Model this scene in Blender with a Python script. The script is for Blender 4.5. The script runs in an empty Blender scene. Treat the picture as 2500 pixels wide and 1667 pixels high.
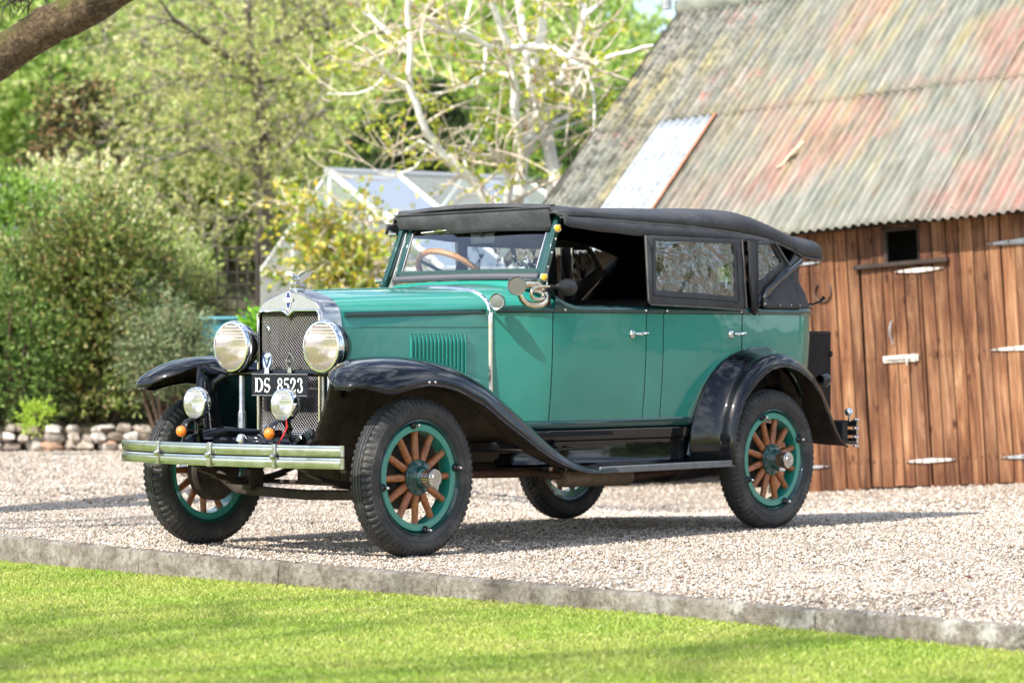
import bpy, math, random
import numpy as np
from mathutils import Vector, Matrix
R = math.radians
V = Vector
scene = bpy.context.scene
COL = scene.collection

# ------------------------------------------------------------------ camera
cam_d = bpy.data.cameras.new('camera'); cam = bpy.data.objects.new('camera', cam_d); COL.objects.link(cam)
cam.location = (11.1230, 10.0526, 0.9786)
_d = V((-0.745646, -0.666342, 0.000944)); _r = V((-0.666342, 0.745643, -0.0022175)); _u = V((-0.000774, 0.0022825, 0.999997))
cam.rotation_euler = Matrix(((_r.x, _u.x, -_d.x), (_r.y, _u.y, -_d.y), (_r.z, _u.z, -_d.z))).to_euler()
cam_d.sensor_width = 36; cam_d.lens = 7141.16 / 2500 * 36
cam_d.clip_start = 0.1; cam_d.clip_end = 600
cam_d.dof.use_dof = True; cam_d.dof.focus_distance = 13.6; cam_d.dof.aperture_fstop = 3.2
scene.camera = cam
scene.view_settings.view_transform = 'Standard'; scene.view_settings.look = 'None'
scene.view_settings.exposure = 0.70; scene.view_settings.gamma = 1
scene.view_settings.use_curve_mapping = False

# ------------------------------------------------------------------ sky and sun
SUN_AZ, SUN_EL = R(-3), R(45)      # sun over +X (ahead of the car)
w = bpy.data.worlds.new('World'); scene.world = w; w.use_nodes = True
nt = w.node_tree; nt.nodes.clear()
out = nt.nodes.new('ShaderNodeOutputWorld'); bg = nt.nodes.new('ShaderNodeBackground')
sky = nt.nodes.new('ShaderNodeTexSky'); sky.sky_type = 'NISHITA'; sky.sun_disc = False
sky.sun_elevation = SUN_EL; sky.sun_rotation = R(90) - SUN_AZ
sky.air_density = 1.0; sky.dust_density = 1.2; sky.ozone_density = 1.0
tc = nt.nodes.new('ShaderNodeTexCoord'); cn = nt.nodes.new('ShaderNodeTexNoise'); cr = nt.nodes.new('ShaderNodeValToRGB')
cn.inputs['Scale'].default_value = 3.2; cn.inputs['Detail'].default_value = 6; cn.inputs['Roughness'].default_value = 0.6
cr.color_ramp.elements[0].position = 0.47; cr.color_ramp.elements[1].position = 0.66
mp = nt.nodes.new('ShaderNodeMapping'); mp.inputs['Scale'].default_value = (1, 1, 2.2)
mx = nt.nodes.new('ShaderNodeMix'); mx.data_type = 'RGBA'
mx.inputs[7].default_value = (9.5, 10.2, 11.2, 1)
nt.links.new(tc.outputs['Generated'], mp.inputs['Vector']); nt.links.new(mp.outputs[0], cn.inputs['Vector'])
nt.links.new(cn.outputs['Fac'], cr.inputs[0]); nt.links.new(cr.outputs[0], mx.inputs[0])
nt.links.new(sky.outputs[0], mx.inputs[6]); nt.links.new(mx.outputs[2], bg.inputs[0])
bg.inputs[1].default_value = 0.15
nt.links.new(bg.outputs[0], out.inputs[0])
sd = bpy.data.lights.new('sun', 'SUN'); sd.energy = 4.7; sd.angle = R(0.6); sd.color = (1.0, 0.95, 0.87)
sun = bpy.data.objects.new('sun', sd); COL.objects.link(sun)
_sv = V((math.cos(SUN_EL) * math.cos(SUN_AZ), math.cos(SUN_EL) * math.sin(SUN_AZ), math.sin(SUN_EL)))
sun.rotation_euler = _sv.to_track_quat('Z', 'Y').to_euler()
sun.location = (0, 0, 20)

# ------------------------------------------------------------------ helpers
def tag(o, label=None, cat=None, group=None, kind=None):
    if label: o['label'] = label
    if cat: o['category'] = cat
    if group: o['group'] = group
    if kind: o['kind'] = kind
    return o
def empty(name, loc=(0, 0, 0), parent=None, rot=None):
    o = bpy.data.objects.new(name, None); COL.objects.link(o); o.location = loc; o.empty_display_size = 0.1
    if parent: o.parent = parent
    if rot: o.rotation_euler = rot
    return o
def copy_tree(o, parent=None):
    c = o.copy(); COL.objects.link(c); c.parent = parent
    for ch in list(o.children): copy_tree(ch, c)
    return c

class MB:
    def __init__(s): s.v = []; s.f = []; s.m = []
    def add(s, vs, fs, mi=0):
        b = len(s.v); s.v += [tuple(p) for p in vs]; s.f += [tuple(b + i for i in f) for f in fs]; s.m += [mi] * len(fs); return s
    def box(s, c, d, rot=None, mi=0):
        c = V(c); h = V(d) / 2; vs = []
        for x in (-1, 1):
            for y in (-1, 1):
                for z in (-1, 1):
                    p = V((x * h.x, y * h.y, z * h.z))
                    if rot is not None: p = rot @ p
                    vs.append(c + p)
        return s.add(vs, [(0, 1, 3, 2), (4, 6, 7, 5), (0, 4, 5, 1), (2, 3, 7, 6), (0, 2, 6, 4), (1, 5, 7, 3)], mi)
    def tube(s, pts, r, n=10, cap=True, closed=False, mi=0, flat=None):
        P = [V(p) for p in pts]; k = len(P)
        rr = r if hasattr(r, '__len__') else [r] * k
        T = []
        for i in range(k):
            a = P[(i - 1) % k] if (closed or i > 0) else P[i]; b = P[(i + 1) % k] if (closed or i < k - 1) else P[i]
            t = (b - a); T.append(t.normalized() if t.length > 1e-9 else V((0, 0, 1)))
        ref = V((0, 0, 1)) if abs(T[0].z) < 0.9 else V((1, 0, 0))
        N = (ref - T[0] * ref.dot(T[0])).normalized(); vs = []
        for i in range(k):
            if i: 
                N = N - T[i] * N.dot(T[i]); N = N.normalized() if N.length > 1e-6 else V((1, 0, 0))
            B = T[i].cross(N)
            fx, fy = (flat if flat else (1, 1))
            for j in range(n):
                a = 2 * math.pi * j / n
                vs.append(P[i] + N * (math.cos(a) * rr[i] * fx) + B * (math.sin(a) * rr[i] * fy))
        fs = []
        for i in range(k if closed else k - 1):
            i2 = (i + 1) % k
            for j in range(n):
                j2 = (j + 1) % n
                fs.append((i * n + j, i * n + j2, i2 * n + j2, i2 * n + j))
        if cap and not closed:
            fs.append(tuple(range(n))[::-1]); fs.append(tuple((k - 1) * n + j for j in range(n)))
        return s.add(vs, fs, mi)
    def lathe(s, prof, n=32, o=(0, 0, 0), ax=(0, 1, 0), mi=0, mod=None, a0=0, a1=2 * math.pi):
        # prof: (radius, distance along the axis)
        o = V(o); ax = V(ax).normalized(); ref = V((0, 0, 1)) if abs(ax.z) < 0.9 else V((1, 0, 0))
        e1 = (ref - ax * ref.dot(ax)).normalized(); e2 = ax.cross(e1); vs = []; k = len(prof)
        for j in range(n):
            a = a0 + (a1 - a0) * j / n
            for q, (r, h) in enumerate(prof):
                if mod: r, h = mod(j, q, r, h)
                vs.append(o + ax * h + (e1 * math.cos(a) + e2 * math.sin(a)) * r)
        fs = []
        for j in range(n):
            j2 = (j + 1) % n
            for q in range(k - 1): fs.append((j * k + q, j * k + q + 1, j2 * k + q + 1, j2 * k + q))
        return s.add(vs, fs, mi)
    def grid(s, G, mi=0, flip=False, wrap=False):
        a = len(G); b = len(G[0]); vs = [p for row in G for p in row]; fs = []
        for i in range(a if wrap else a - 1):
            i2 = (i + 1) % a
            for j in range(b - 1):
                f = (i * b + j, i * b + j + 1, i2 * b + j + 1, i2 * b + j)
                fs.append(f[::-1] if flip else f)
        return s.add(vs, fs, mi)
    def prism(s, pts, vec, mi=0):
        P = [V(p) for p in pts]; n = len(P); vec = V(vec)
        vs = P + [p + vec for p in P]
        fs = [tuple(range(n))[::-1], tuple(range(n, 2 * n))] + [(i, (i + 1) % n, n + (i + 1) % n, n + i) for i in range(n)]
        return s.add(vs, fs, mi)
    def sphere(s, c, r, n=14, m=8, mi=0):
        c = V(c); r = r if hasattr(r, '__len__') else (r, r, r); G = []
        for i in range(m + 1):
            t = math.pi * i / m
            G.append([(c.x + r[0] * math.sin(t) * math.cos(2 * math.pi * j / n), c.y + r[1] * math.sin(t) * math.sin(2 * math.pi * j / n), c.z + r[2] * math.cos(t)) for j in range(n + 1)])
        return s.grid(G, mi)

def obj(name, mb, mats, parent=None, loc=None, smooth=35, bevel=0, solid=0, seg=2, merge=True, offset=-1):
    me = bpy.data.meshes.new(name)
    me.from_pydata(mb.v, [], mb.f); me.validate()
    if not isinstance(mats, (list, tuple)): mats = [mats]
    for m in mats: me.materials.append(m)
    if len(me.polygons) == len(mb.m): me.polygons.foreach_set('material_index', mb.m)
    if merge:
        import bmesh
        bm = bmesh.new(); bm.from_mesh(me); bmesh.ops.remove_doubles(bm, verts=bm.verts, dist=1e-5)
        if not solid: bmesh.ops.recalc_face_normals(bm, faces=bm.faces)
        bm.to_mesh(me); bm.free()
    if smooth:
        me.shade_smooth(); me.set_sharp_from_angle(angle=R(smooth))
    me.update()
    o = bpy.data.objects.new(name, me); COL.objects.link(o)
    if parent: o.parent = parent
    if loc is not None: o.location = loc
    if solid:
        md = o.modifiers.new('thickness', 'SOLIDIFY'); md.thickness = solid; md.offset = offset
        if len(mats) > 1: md.material_offset = 1
    if bevel:
        md = o.modifiers.new('bevel', 'BEVEL'); md.width = bevel; md.segments = seg; md.limit_method = 'ANGLE'; md.angle_limit = R(40)
    return o

def npmesh(name, verts, quads, mats, parent=None, mi=None, smooth=False):
    me = bpy.data.meshes.new(name); nv = len(verts); nf = len(quads); k = quads.shape[1]
    me.vertices.add(nv); me.vertices.foreach_set('co', verts.astype(np.float32).ravel())
    me.loops.add(nf * k); me.loops.foreach_set('vertex_index', quads.astype(np.int32).ravel())
    me.polygons.add(nf); me.polygons.foreach_set('loop_start', (np.arange(nf) * k).astype(np.int32))
    me.polygons.foreach_set('loop_total', np.full(nf, k, np.int32))
    if mi is not None: me.polygons.foreach_set('material_index', mi.astype(np.int32))
    if smooth: me.polygons.foreach_set('use_smooth', np.ones(nf, bool))
    for m in (mats if isinstance(mats, (list, tuple)) else [mats]): me.materials.append(m)
    me.update(calc_edges=True)
    o = bpy.data.objects.new(name, me); COL.objects.link(o)
    if parent: o.parent = parent
    return o

def interp(x, xs, ys):          # smooth (Catmull-Rom like, monotone-ish) interpolation, xs ascending
    if x <= xs[0]: return ys[0]
    if x >= xs[-1]: return ys[-1]
    i = max(j for j in range(len(xs)) if xs[j] <= x); i = min(i, len(xs) - 2)
    h = xs[i + 1] - xs[i]; t = (x - xs[i]) / h
    def sl(j):
        if j == 0: return (ys[1] - ys[0]) / (xs[1] - xs[0])
        if j == len(xs) - 1: return (ys[-1] - ys[-2]) / (xs[-1] - xs[-2])
        a = (ys[j] - ys[j - 1]) / (xs[j] - xs[j - 1]); b = (ys[j + 1] - ys[j]) / (xs[j + 1] - xs[j])
        return 0 if a * b <= 0 else 2 * a * b / (a + b)
    m0, m1 = sl(i) * h, sl(i + 1) * h
    return (2 * t**3 - 3 * t**2 + 1) * ys[i] + (t**3 - 2 * t**2 + t) * m0 + (-2 * t**3 + 3 * t**2) * ys[i + 1] + (t**3 - t**2) * m1

def frange(a, b, n): return [a + (b - a) * i / (n - 1) for i in range(n)]

# ------------------------------------------------------------------ materials
class Mat:
    def __init__(s, name):
        s.m = bpy.data.materials.new(name); s.m.use_nodes = True; s.t = s.m.node_tree; s.t.nodes.clear()
        s.out = s.n('ShaderNodeOutputMaterial'); s.p = s.n('ShaderNodeBsdfPrincipled'); s.l(s.p, 0, s.out, 0)
    def n(s, t, **k):
        x = s.t.nodes.new(t)
        for a, b in k.items(): setattr(x, a, b)
        return x
    def l(s, a, ao, b, bi): s.t.links.new(a.outputs[ao], b.inputs[bi])
    def coord(s, kind='Object', scale=(1, 1, 1), rot=(0, 0, 0)):
        c = s.n('ShaderNodeTexCoord'); m = s.n('ShaderNodeMapping'); m.inputs['Scale'].default_value = scale; m.inputs['Rotation'].default_value = rot
        s.l(c, kind, m, 'Vector'); return m
    def noise(s, vec, scale, detail=4, rough=0.55, dist=0):
        x = s.n('ShaderNodeTexNoise'); x.inputs['Scale'].default_value = scale; x.inputs['Detail'].default_value = detail
        x.inputs['Roughness'].default_value = rough; x.inputs['Distortion'].default_value = dist; s.l(vec, 0, x, 'Vector'); return x
    def ramp(s, src, so, stops, interp='LINEAR'):
        x = s.n('ShaderNodeValToRGB'); e = x.color_ramp.elements; x.color_ramp.interpolation = interp
        while len(e) < len(stops): e.new(0.5)
        for i, (p, c) in enumerate(stops):
            e[i].position = p; e[i].color = (c, c, c, 1) if not hasattr(c, '__len__') else (*c[:3], 1)
        s.l(src, so, x, 0); return x
    def mix(s, f, fo, a, b, mode='MIX'):     # a, b: (node, out) or colour
        x = s.n('ShaderNodeMix', data_type='RGBA', blend_type=mode)
        if f is None: x.inputs[0].default_value = fo
        else: s.l(f, fo, x, 0)
        for q, i in ((a, 6), (b, 7)):
            if isinstance(q[0], (int, float)): x.inputs[i].default_value = (*q[:3], 1)
            else: s.l(q[0], q[1], x, i)
        return x
    def bump(s, src, so, dist=0.01, strength=1.0, prev=None):
        b = s.n('ShaderNodeBump'); b.inputs['Distance'].default_value = dist; b.inputs['Strength'].default_value = strength
        s.l(src, so, b, 'Height')
        if prev: s.l(prev, 0, b, 'Normal')
        return b
    def set(s, **k):
        names = dict(col='Base Color', rough='Roughness', metal='Metallic', coat='Coat Weight', coatr='Coat Roughness', spec='Specular IOR Level', trans='Transmission Weight', ior='IOR', sss='Subsurface Weight', sheen='Sheen Weight', emis='Emission Color', emiss='Emission Strength')
        for a, b in k.items():
            i = s.p.inputs[names[a]]
            i.default_value = (*b[:3], 1) if hasattr(b, '__len__') else b
        return s
    def nrm(s, b): s.l(b, 0, s.p, 'Normal')

def simple(name, col, rough=0.5, metal=0, coat=0, spec=0.5, var=0.0, vscale=8, bump=0, bscale=40, rvar=0):
    M = Mat(name).set(col=col, rough=rough, metal=metal, coat=coat, spec=spec)
    if var or bump or rvar:
        c = M.coord(); n = M.noise(c, vscale, 6, 0.65)
        if var:
            a = tuple(x * (1 - var) for x in col); b = tuple(min(1, x * (1 + var)) for x in col)
            r = M.ramp(n, 'Fac', [(0.3, a), (0.7, b)]); M.l(r, 0, M.p, 'Base Color')
        if rvar:
            r = M.ramp(n, 'Fac', [(0.3, max(0, rough - rvar)), (0.7, min(1, rough + rvar))]); M.l(r, 0, M.p, 'Roughness')
        if bump:
            n2 = M.noise(c, bscale, 4); M.nrm(M.bump(n2, 'Fac', bump))
    return M.m
# ------------------------------------------------------------------ car materials
TEAL = (0.020, 0.240, 0.185)
DKGREEN = (0.008, 0.050, 0.046)
def paint(name, col, rough=0.16, orange=0.0003, spec=.30):
    M = Mat(name).set(col=col, rough=rough + .22, coat=1.0, coatr=0.03, spec=spec)
    c = M.coord(); n = M.noise(c, 3.0, 3)
    a = tuple(x * 0.93 for x in col); b = tuple(x * 1.08 for x in col)
    r = M.ramp(n, 'Fac', [(0.3, a), (0.7, b)]); M.l(r, 0, M.p, 'Base Color')
    n2 = M.noise(c, 2.6, 3, .5); M.l(M.bump(n2, 'Fac', orange * 14), 0, M.p, 'Coat Normal')
    d = M.noise(c, 60, 6); rr = M.ramp(d, 'Fac', [(0.35, 0.015), (0.75, 0.08)]); M.l(rr, 0, M.p, 'Coat Roughness')
    return M.m
m_teal = paint('teal_paint', TEAL)
m_dkgreen = paint('dark_green_paint', DKGREEN, spec=.15)
m_black = paint('black_gloss_paint', (0.002, 0.0025, 0.004), 0.1, spec=0.05)
m_chrome = simple('chrome', (0.80, 0.81, 0.82), 0.10, 1, rvar=0.05, vscale=25, var=0.06)
m_bumper = simple('bumper_chrome', (0.50, 0.52, 0.52), 0.17, 1, rvar=0.08, vscale=16, var=0.14, bump=0.0004, bscale=12)
m_nickel = simple('worn_nickel', (0.50, 0.49, 0.47), 0.22, 1, rvar=0.12, vscale=18, var=0.15, bump=0.0006, bscale=30)
m_brass = simple('warm_nickel', (0.72, 0.62, 0.48), 0.16, 1, rvar=0.06, vscale=20)
m_blackmat = simple('matt_black', (0.012, 0.012, 0.013), 0.7, var=0.3)
m_chassis = simple('chassis_dirt', (0.040, 0.030, 0.022), 0.8, var=0.6, vscale=14, bump=0.004, bscale=35)
m_under = simple('fender_underside', (0.036, 0.025, 0.015), 0.85, var=0.7, vscale=9, bump=0.003, bscale=70)
m_rust = simple('rusty_pipe', (0.10, 0.050, 0.032), 0.7, var=0.35, vscale=12)
m_muffler = simple('muffler_tin', (0.26, 0.19, 0.14), 0.62, 0.2, var=0.35, vscale=9)
m_canvas = simple('black_canvas', (0.046, 0.047, 0.050), 0.62, spec=0.40, var=0.45, vscale=7, bump=0.022, bscale=5.5, rvar=0.12)
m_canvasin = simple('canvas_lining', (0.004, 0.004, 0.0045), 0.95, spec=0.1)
m_piping = simple('worn_piping', (0.10, 0.095, 0.088), 0.6, var=0.5, vscale=15)
m_leather = simple('black_leather', (0.008, 0.008, 0.009), 0.6, spec=0.2)
m_rubber = simple('grey_rubber', (0.13, 0.14, 0.15), 0.38, var=0.25, vscale=20)
m_blackrubber = simple('bulb_rubber', (0.018, 0.018, 0.02), 0.42, var=0.3, vscale=30)
m_amber = Mat('amber_lens').set(col=(0.85, 0.20, 0.005), rough=0.25, coat=1, trans=0.0, emis=(1, .3, .01), emiss=0.0).m
m_yellow = Mat('yellow_lens').set(col=(0.80, 0.48, 0.02), rough=0.2, coat=1).m
m_blue = Mat('enamel_blue').set(col=(0.012, 0.03, 0.17), rough=0.4, coat=.3).m
m_white = Mat('white_paint').set(col=(0.80, 0.80, 0.78), rough=0.4).m
m_plate = simple('plate_black', (0.010, 0.012, 0.016), 0.5, coat=0.0, spec=.25, var=0.3, vscale=30)
m_red = Mat('red_wire').set(col=(0.5, 0.02, 0.02), rough=0.4).m
m_trunk = simple('trunk_board', (0.018, 0.014, 0.014), 0.75, spec=0.25, var=0.3, vscale=12)

def wood_mat(name, a, b, scale=(1, 1, 1), rough=0.3):
    M = Mat(name).set(rough=rough, coat=0.25, coatr=0.3)
    c = M.coord(scale=scale); n = M.noise(c, 9, 6, 0.7, 0.4)
    r = M.ramp(n, 'Fac', [(0.3, a), (0.72, b)]); M.l(r, 0, M.p, 'Base Color'); M.nrm(M.bump(n, 'Fac', 0.001))
    return M.m
m_spoke = wood_mat('spoke_wood', (0.15, 0.040, 0.010), (0.46, 0.165, 0.050), (6, 6, 6))
m_swwood = wood_mat('steering_wood', (0.50, 0.21, 0.06), (0.85, 0.42, 0.15), (3, 3, 3), 0.35)

def tyre_mat():
    M = Mat('tyre_rubber').set(rough=0.62, spec=0.4)
    c = M.coord(); n = M.noise(c, 7, 6, 0.7); n2 = M.noise(c, 60, 4)
    r = M.ramp(n, 'Fac', [(0.25, (0.016, 0.0165, 0.018)), (0.52, (0.036, 0.036, 0.036)), (0.70, (0.105, 0.098, 0.088))])
    M.l(r, 0, M.p, 'Base Color'); M.nrm(M.bump(n2, 'Fac', 0.002))
    return M.m
m_tyre = tyre_mat()

def glass_mat(name, tint=(1, 1, 1), bumpd=0.0, bscale=6, rough=0.0, ior=1.5, base=0.0, dist=0.0, dirt=0.0):
    # thin pane: transparent + fresnel gloss
    M = Mat(name); M.t.nodes.remove(M.p)
    tr = M.n('ShaderNodeBsdfTransparent'); tr.inputs[0].default_value = (*tint, 1)
    gl = M.n('ShaderNodeBsdfAnisotropic'); gl.inputs['Roughness'].default_value = rough; gl.inputs[0].default_value = (1, 1, 1, 1)
    fr = M.n('ShaderNodeFresnel'); fr.inputs[0].default_value = ior
    ad = M.n('ShaderNodeMath', operation='ADD'); ad.use_clamp = True; ad.inputs[1].default_value = base; M.l(fr, 0, ad, 0)
    if bumpd:
        c = M.coord(); n = M.noise(c, bscale, 4, 0.5, dist); b = M.bump(n, 'Fac', bumpd)
        M.l(b, 0, gl, 'Normal'); M.l(b, 0, fr, 'Normal')
    ms = M.n('ShaderNodeMixShader'); M.l(ad, 0, ms, 0); M.l(tr, 0, ms, 1); M.l(gl, 0, ms, 2)
    df = M.n('ShaderNodeBsdfDiffuse'); df.inputs[0].default_value = (.80, .83, .80, 1); m2 = M.n('ShaderNodeMixShader'); m2.inputs[0].default_value = dirt; M.l(ms, 0, m2, 1); M.l(df, 0, m2, 2); M.l(m2, 0, M.out, 0)
    return M.m
m_glass = glass_mat('windscreen_glass', (0.84, 0.88, 0.86), ior=1.28)
m_plastic = glass_mat('crinkled_window_plastic', (0.50, 0.56, 0.62), 0.012, 4, 0.01, 1.5, 0.17, 4.0)
m_clearplastic = glass_mat('clear_window_plastic', (0.80, 0.82, 0.82), 0.006, 6, 0.02, 1.3, 0.02, 1.0)
m_ghglass = glass_mat('greenhouse_glass', (0.84, 0.90, 0.88), ior=1.13, bumpd=0.01, bscale=2, dirt=.24)

def lamp_glass(name, tint):
    # lamp lens: fluted glass over a bright reflector
    M = Mat(name); M.t.nodes.remove(M.p)
    tr = M.n('ShaderNodeBsdfTransparent'); tr.inputs[0].default_value = (*tint, 1)
    df = M.n('ShaderNodeBsdfDiffuse'); df.inputs[0].default_value = (*[min(1, x * .95) for x in tint], 1)
    gl = M.n('ShaderNodeBsdfAnisotropic'); gl.inputs['Roughness'].default_value = 0.05
    wv = M.n('ShaderNodeTexWave'); wv.inputs['Scale'].default_value = 45; wv.bands_direction = 'Y'; c = M.coord(); M.l(c, 0, wv, 0)
    b = M.bump(wv, 'Fac', 0.002); M.l(b, 0, df, 'Normal')
    m1 = M.n('ShaderNodeMixShader'); m1.inputs[0].default_value = 0.09; M.l(tr, 0, m1, 1); M.l(df, 0, m1, 2)
    m2 = M.n('ShaderNodeMixShader'); m2.inputs[0].default_value = 0.10; M.l(m1, 0, m2, 1); M.l(gl, 0, m2, 2); M.l(m2, 0, M.out, 0)
    return M.m
m_lens = lamp_glass('headlight_lens', (0.90, 0.82, 0.73))
m_lensw = lamp_glass('fog_lens', (0.90, 0.90, 0.88))
m_reflector = simple('lamp_reflector', (0.86, 0.83, 0.84), 0.20, 1)
m_grille = simple('mesh_wire', (0.42, 0.41, 0.40), 0.26, 0.95)
# ================================================================== THE CAR
WX, TY, RW = 1.359, 0.71, 0.37
car = empty('touring_car')
tag(car, 'vintage teal touring car with black fenders and black canvas top parked on the gravel', 'car')

# plan half width of the body at the belt
BX = [-1.77, -1.4, -1.0, -0.6, -0.3, 0.0, 0.18, 0.30, 0.49]
BW = [0.625, 0.635, 0.630, 0.615, 0.598, 0.572, 0.545, 0.50, 0.40]
def bw(x): return interp(x, BX, BW)
def tumble(z):   # body side narrows slightly to the sill
    t = max(0, (1.134 - z) / 0.574); return -0.035 * t ** 2.2
def plan(n=10):
    """points round the tail from X=-1.77 to Y=0, as (x, y, nx, ny)"""
    out = []
    for i in range(n + 1):
        a = math.pi / 2 * i / n
        out.append((-1.77 - 0.30 * math.sin(a), 0.325 + 0.30 * math.cos(a), -math.sin(a), math.cos(a)))
    for i in range(1, 7): out.append((-2.07 - 0.012 * math.sin(math.pi / 2 * i / 6), 0.325 * (1 - i / 6), -1, 0))
    return out
ARX = [-1.90, -1.85, -1.75, -1.60, -1.45, -1.318, -1.18, -1.045, -0.925, -0.875]
ARZ = [0.56, 0.68, 0.80, 0.905, 0.95, 0.947, 0.898, 0.80, 0.646, 0.56]
def zb(x): return 0.56 if (x > -0.875 or x < -1.90) else interp(x, ARX, ARZ)
ZBELT = 1.134

def side_panel(name, x0, x1, s, mat, nx=14, nz=12, ztop=ZBELT, gap=0.0025, off=0.0, lower=None):
    G = []
    for x in frange(x0 - gap, x1 + gap, nx):
        lo = (zb(x) if lower is None else lower); row = []
        for z in frange(lo, ztop, nz):
            row.append((x, s * (bw(x) + tumble(z) + off), z))
        G.append(row)
    mb = MB().grid(G, flip=(s < 0))
    return obj(name, mb, mat, car)

def handle(parent, x, y, z, s):
    mb = MB().lathe([(0, 0.010), (0.012, 0.009), (0.016, 0.004), (0.017, 0)], 16, (x + .006, y, z), (0, s, 0))
    mb.v = [(a, b, z + (c - z) * 1.55) for a, b, c in mb.v]
    h = obj('handle', mb, m_chrome, parent)
    g = MB().tube([(x + .006, y, z), (x + .004, y + s * .035, z + .002), (x - .010, y + s * .047, z + .002), (x - .045, y + s * .047, z + .004), (x - .066, y + s * .045, z + .006)], [.006, .006, .008, .009, .006], 10)
    h2 = obj('handle_lever', g, m_chrome, parent)
    return h

for s in (1, -1):
    side_panel('cowl_side', 0.49, 0.18, s, m_teal)
    fd = side_panel('front_door', 0.18, -0.475, s, m_teal, 18)
    side_panel('door_post', -0.475, -0.607, s, m_teal, 4)
    rd = side_panel('rear_door', -0.607, -1.245, s, m_teal, 26)
    for d_, hx in ((fd, -0.375), (rd, -1.157)):
        handle(d_, hx, s * (bw(hx) - 0.001), 1.028, s)
# rear quarters and tail in one shell
pl = [(x, bw(x), 0, 1) for x in frange(-1.250, -1.76, 18)] + plan()
ring = pl + [(x, -y, nx, -ny) for x, y, nx, ny in reversed(pl[:-1])]
G = []
for x, y, nx, ny in ring:
    lo = zb(x); row = []
    for z in frange(lo, ZBELT, 14):
        t = tumble(z) * 1.6 if nx < 0 else tumble(z)
        row.append((x + nx * t, y + ny * t, z))
    G.append(row)
obj('rear_body', MB().grid(G), m_teal, car)

# inner shell (black) so that the panel gaps and cockpit read dark
pin = [(x, bw(x) - 0.03, 0, 1) for x in frange(0.40, -1.76, 24)] + [(x - nx * .03, y - ny * .03, nx, ny) for x, y, nx, ny in plan()]
rin = pin + [(x, -y, nx, -ny) for x, y, nx, ny in reversed(pin[:-1])]
G = [[(x, y, max(0.54, zb(x) + .01)), (x, y, 0.85 if zb(x) < .8 else zb(x) + .06), (x, y, 1.15)] for x, y, nx, ny in rin]
mb = MB().grid(G)
mb.box((-0.75, 0, 0.53), (2.3, 1.12, 0.02))
mb.box((0.40, 0, 0.85), (0.02, 0.80, 0.62))
obj('cockpit_lining', mb, m_leather, car)
# seats and dash
for nm, x, w_ in (('front_seat', -0.42, 1.10), ('rear_seat', -1.42, 1.14)):
    mb = MB().box((x + .12, 0, 0.80), (0.52, w_, 0.22)).box((x - .20, 0, 0.98), (0.16, w_, 0.46))
    obj(nm, mb, m_leather, car, bevel=0.04, seg=3)
obj('dashboard', MB().box((0.13, 0, 1.18), (0.03, 1.0, 0.16)), m_leather, car, bevel=0.01)

# belt moulding, dark green, following the body and round the tail
def belt(path, name, prof, mat, closed=False):
    G = []
    for x, y, nx, ny in path:
        G.append([(x + nx * o, y + ny * o, z) for o, z in prof])
    return obj(name, MB().grid(G), mat, car, smooth=50)
bp = [(0.0, 1.132), (0.006, 1.133), (0.011, 1.140), (0.013, 1.150), (0.010, 1.160), (0.002, 1.168), (-0.016, 1.171), (-0.034, 1.168), (-0.036, 1.140)]
def seg(x0, x1, s, n=12): return [(x, s * bw(x), 0, s) for x in frange(x0, x1, n)]
for s in (1, -1):
    for a, b in ((0.462, 0.183), (-0.610, -1.242), (-0.478, -0.604)):
        belt(seg(a, b, s), 'belt_moulding', bp, m_dkgreen)
    # front door moulding swells up towards the windscreen post
    G = []
    for x in frange(0.177, -0.472, 26):
        t = max(0, min(1, (x + 0.02) / 0.197)); up = 0.062 * t ** 2.2
        G.append([(x, s * (bw(x) + o), z + (up if k > 2 else up * 0.15 * (k / 2))) for k, (o, z) in enumerate(bp)])
    obj('belt_moulding', MB().grid(G), m_dkgreen, car, smooth=50)
tp = [(-1.247, bw(-1.247), 0, 1)] + pl[1:]
tp = tp + [(x, -y, nx, -ny) for x, y, nx, ny in reversed(tp[:-1])]
belt(tp, 'belt_moulding', bp, m_dkgreen)
# sill moulding
for s in (1, -1):
    G = []
    for x in frange(0.40, -0.865, 26):
        y = bw(x) + tumble(.56); G.append([(x, s * (y + o), z) for o, z in ((0.0, 0.602), (0.006, 0.600), (0.010, 0.592), (0.010, 0.565), (0.004, 0.557), (-0.02, 0.555))])
    obj('sill_moulding', MB().grid(G), m_dkgreen, car, smooth=40)
    # wheel arch bead
    P = [(x, s * (bw(x) + tumble(zb(x)) + .004), z) for x, z in zip(reversed(ARX), reversed(ARZ))]
    xs = [p[0] for p in P]; pts = []
    P2 = [(-0.83, s * .60, 0.40), (-0.85, s * .605, 0.48)] + P[:-1]
    obj('arch_bead', MB().tube([(a, b, c) for a, b, c in P2], 0.013, 10), m_dkgreen, car)
# belt press studs
for x in (0.115, -0.458, -0.62, -1.225): obj('press_stud', MB().sphere((x, bw(x) + .013, 1.148), .007, 8, 5), m_chrome, car)

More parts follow.
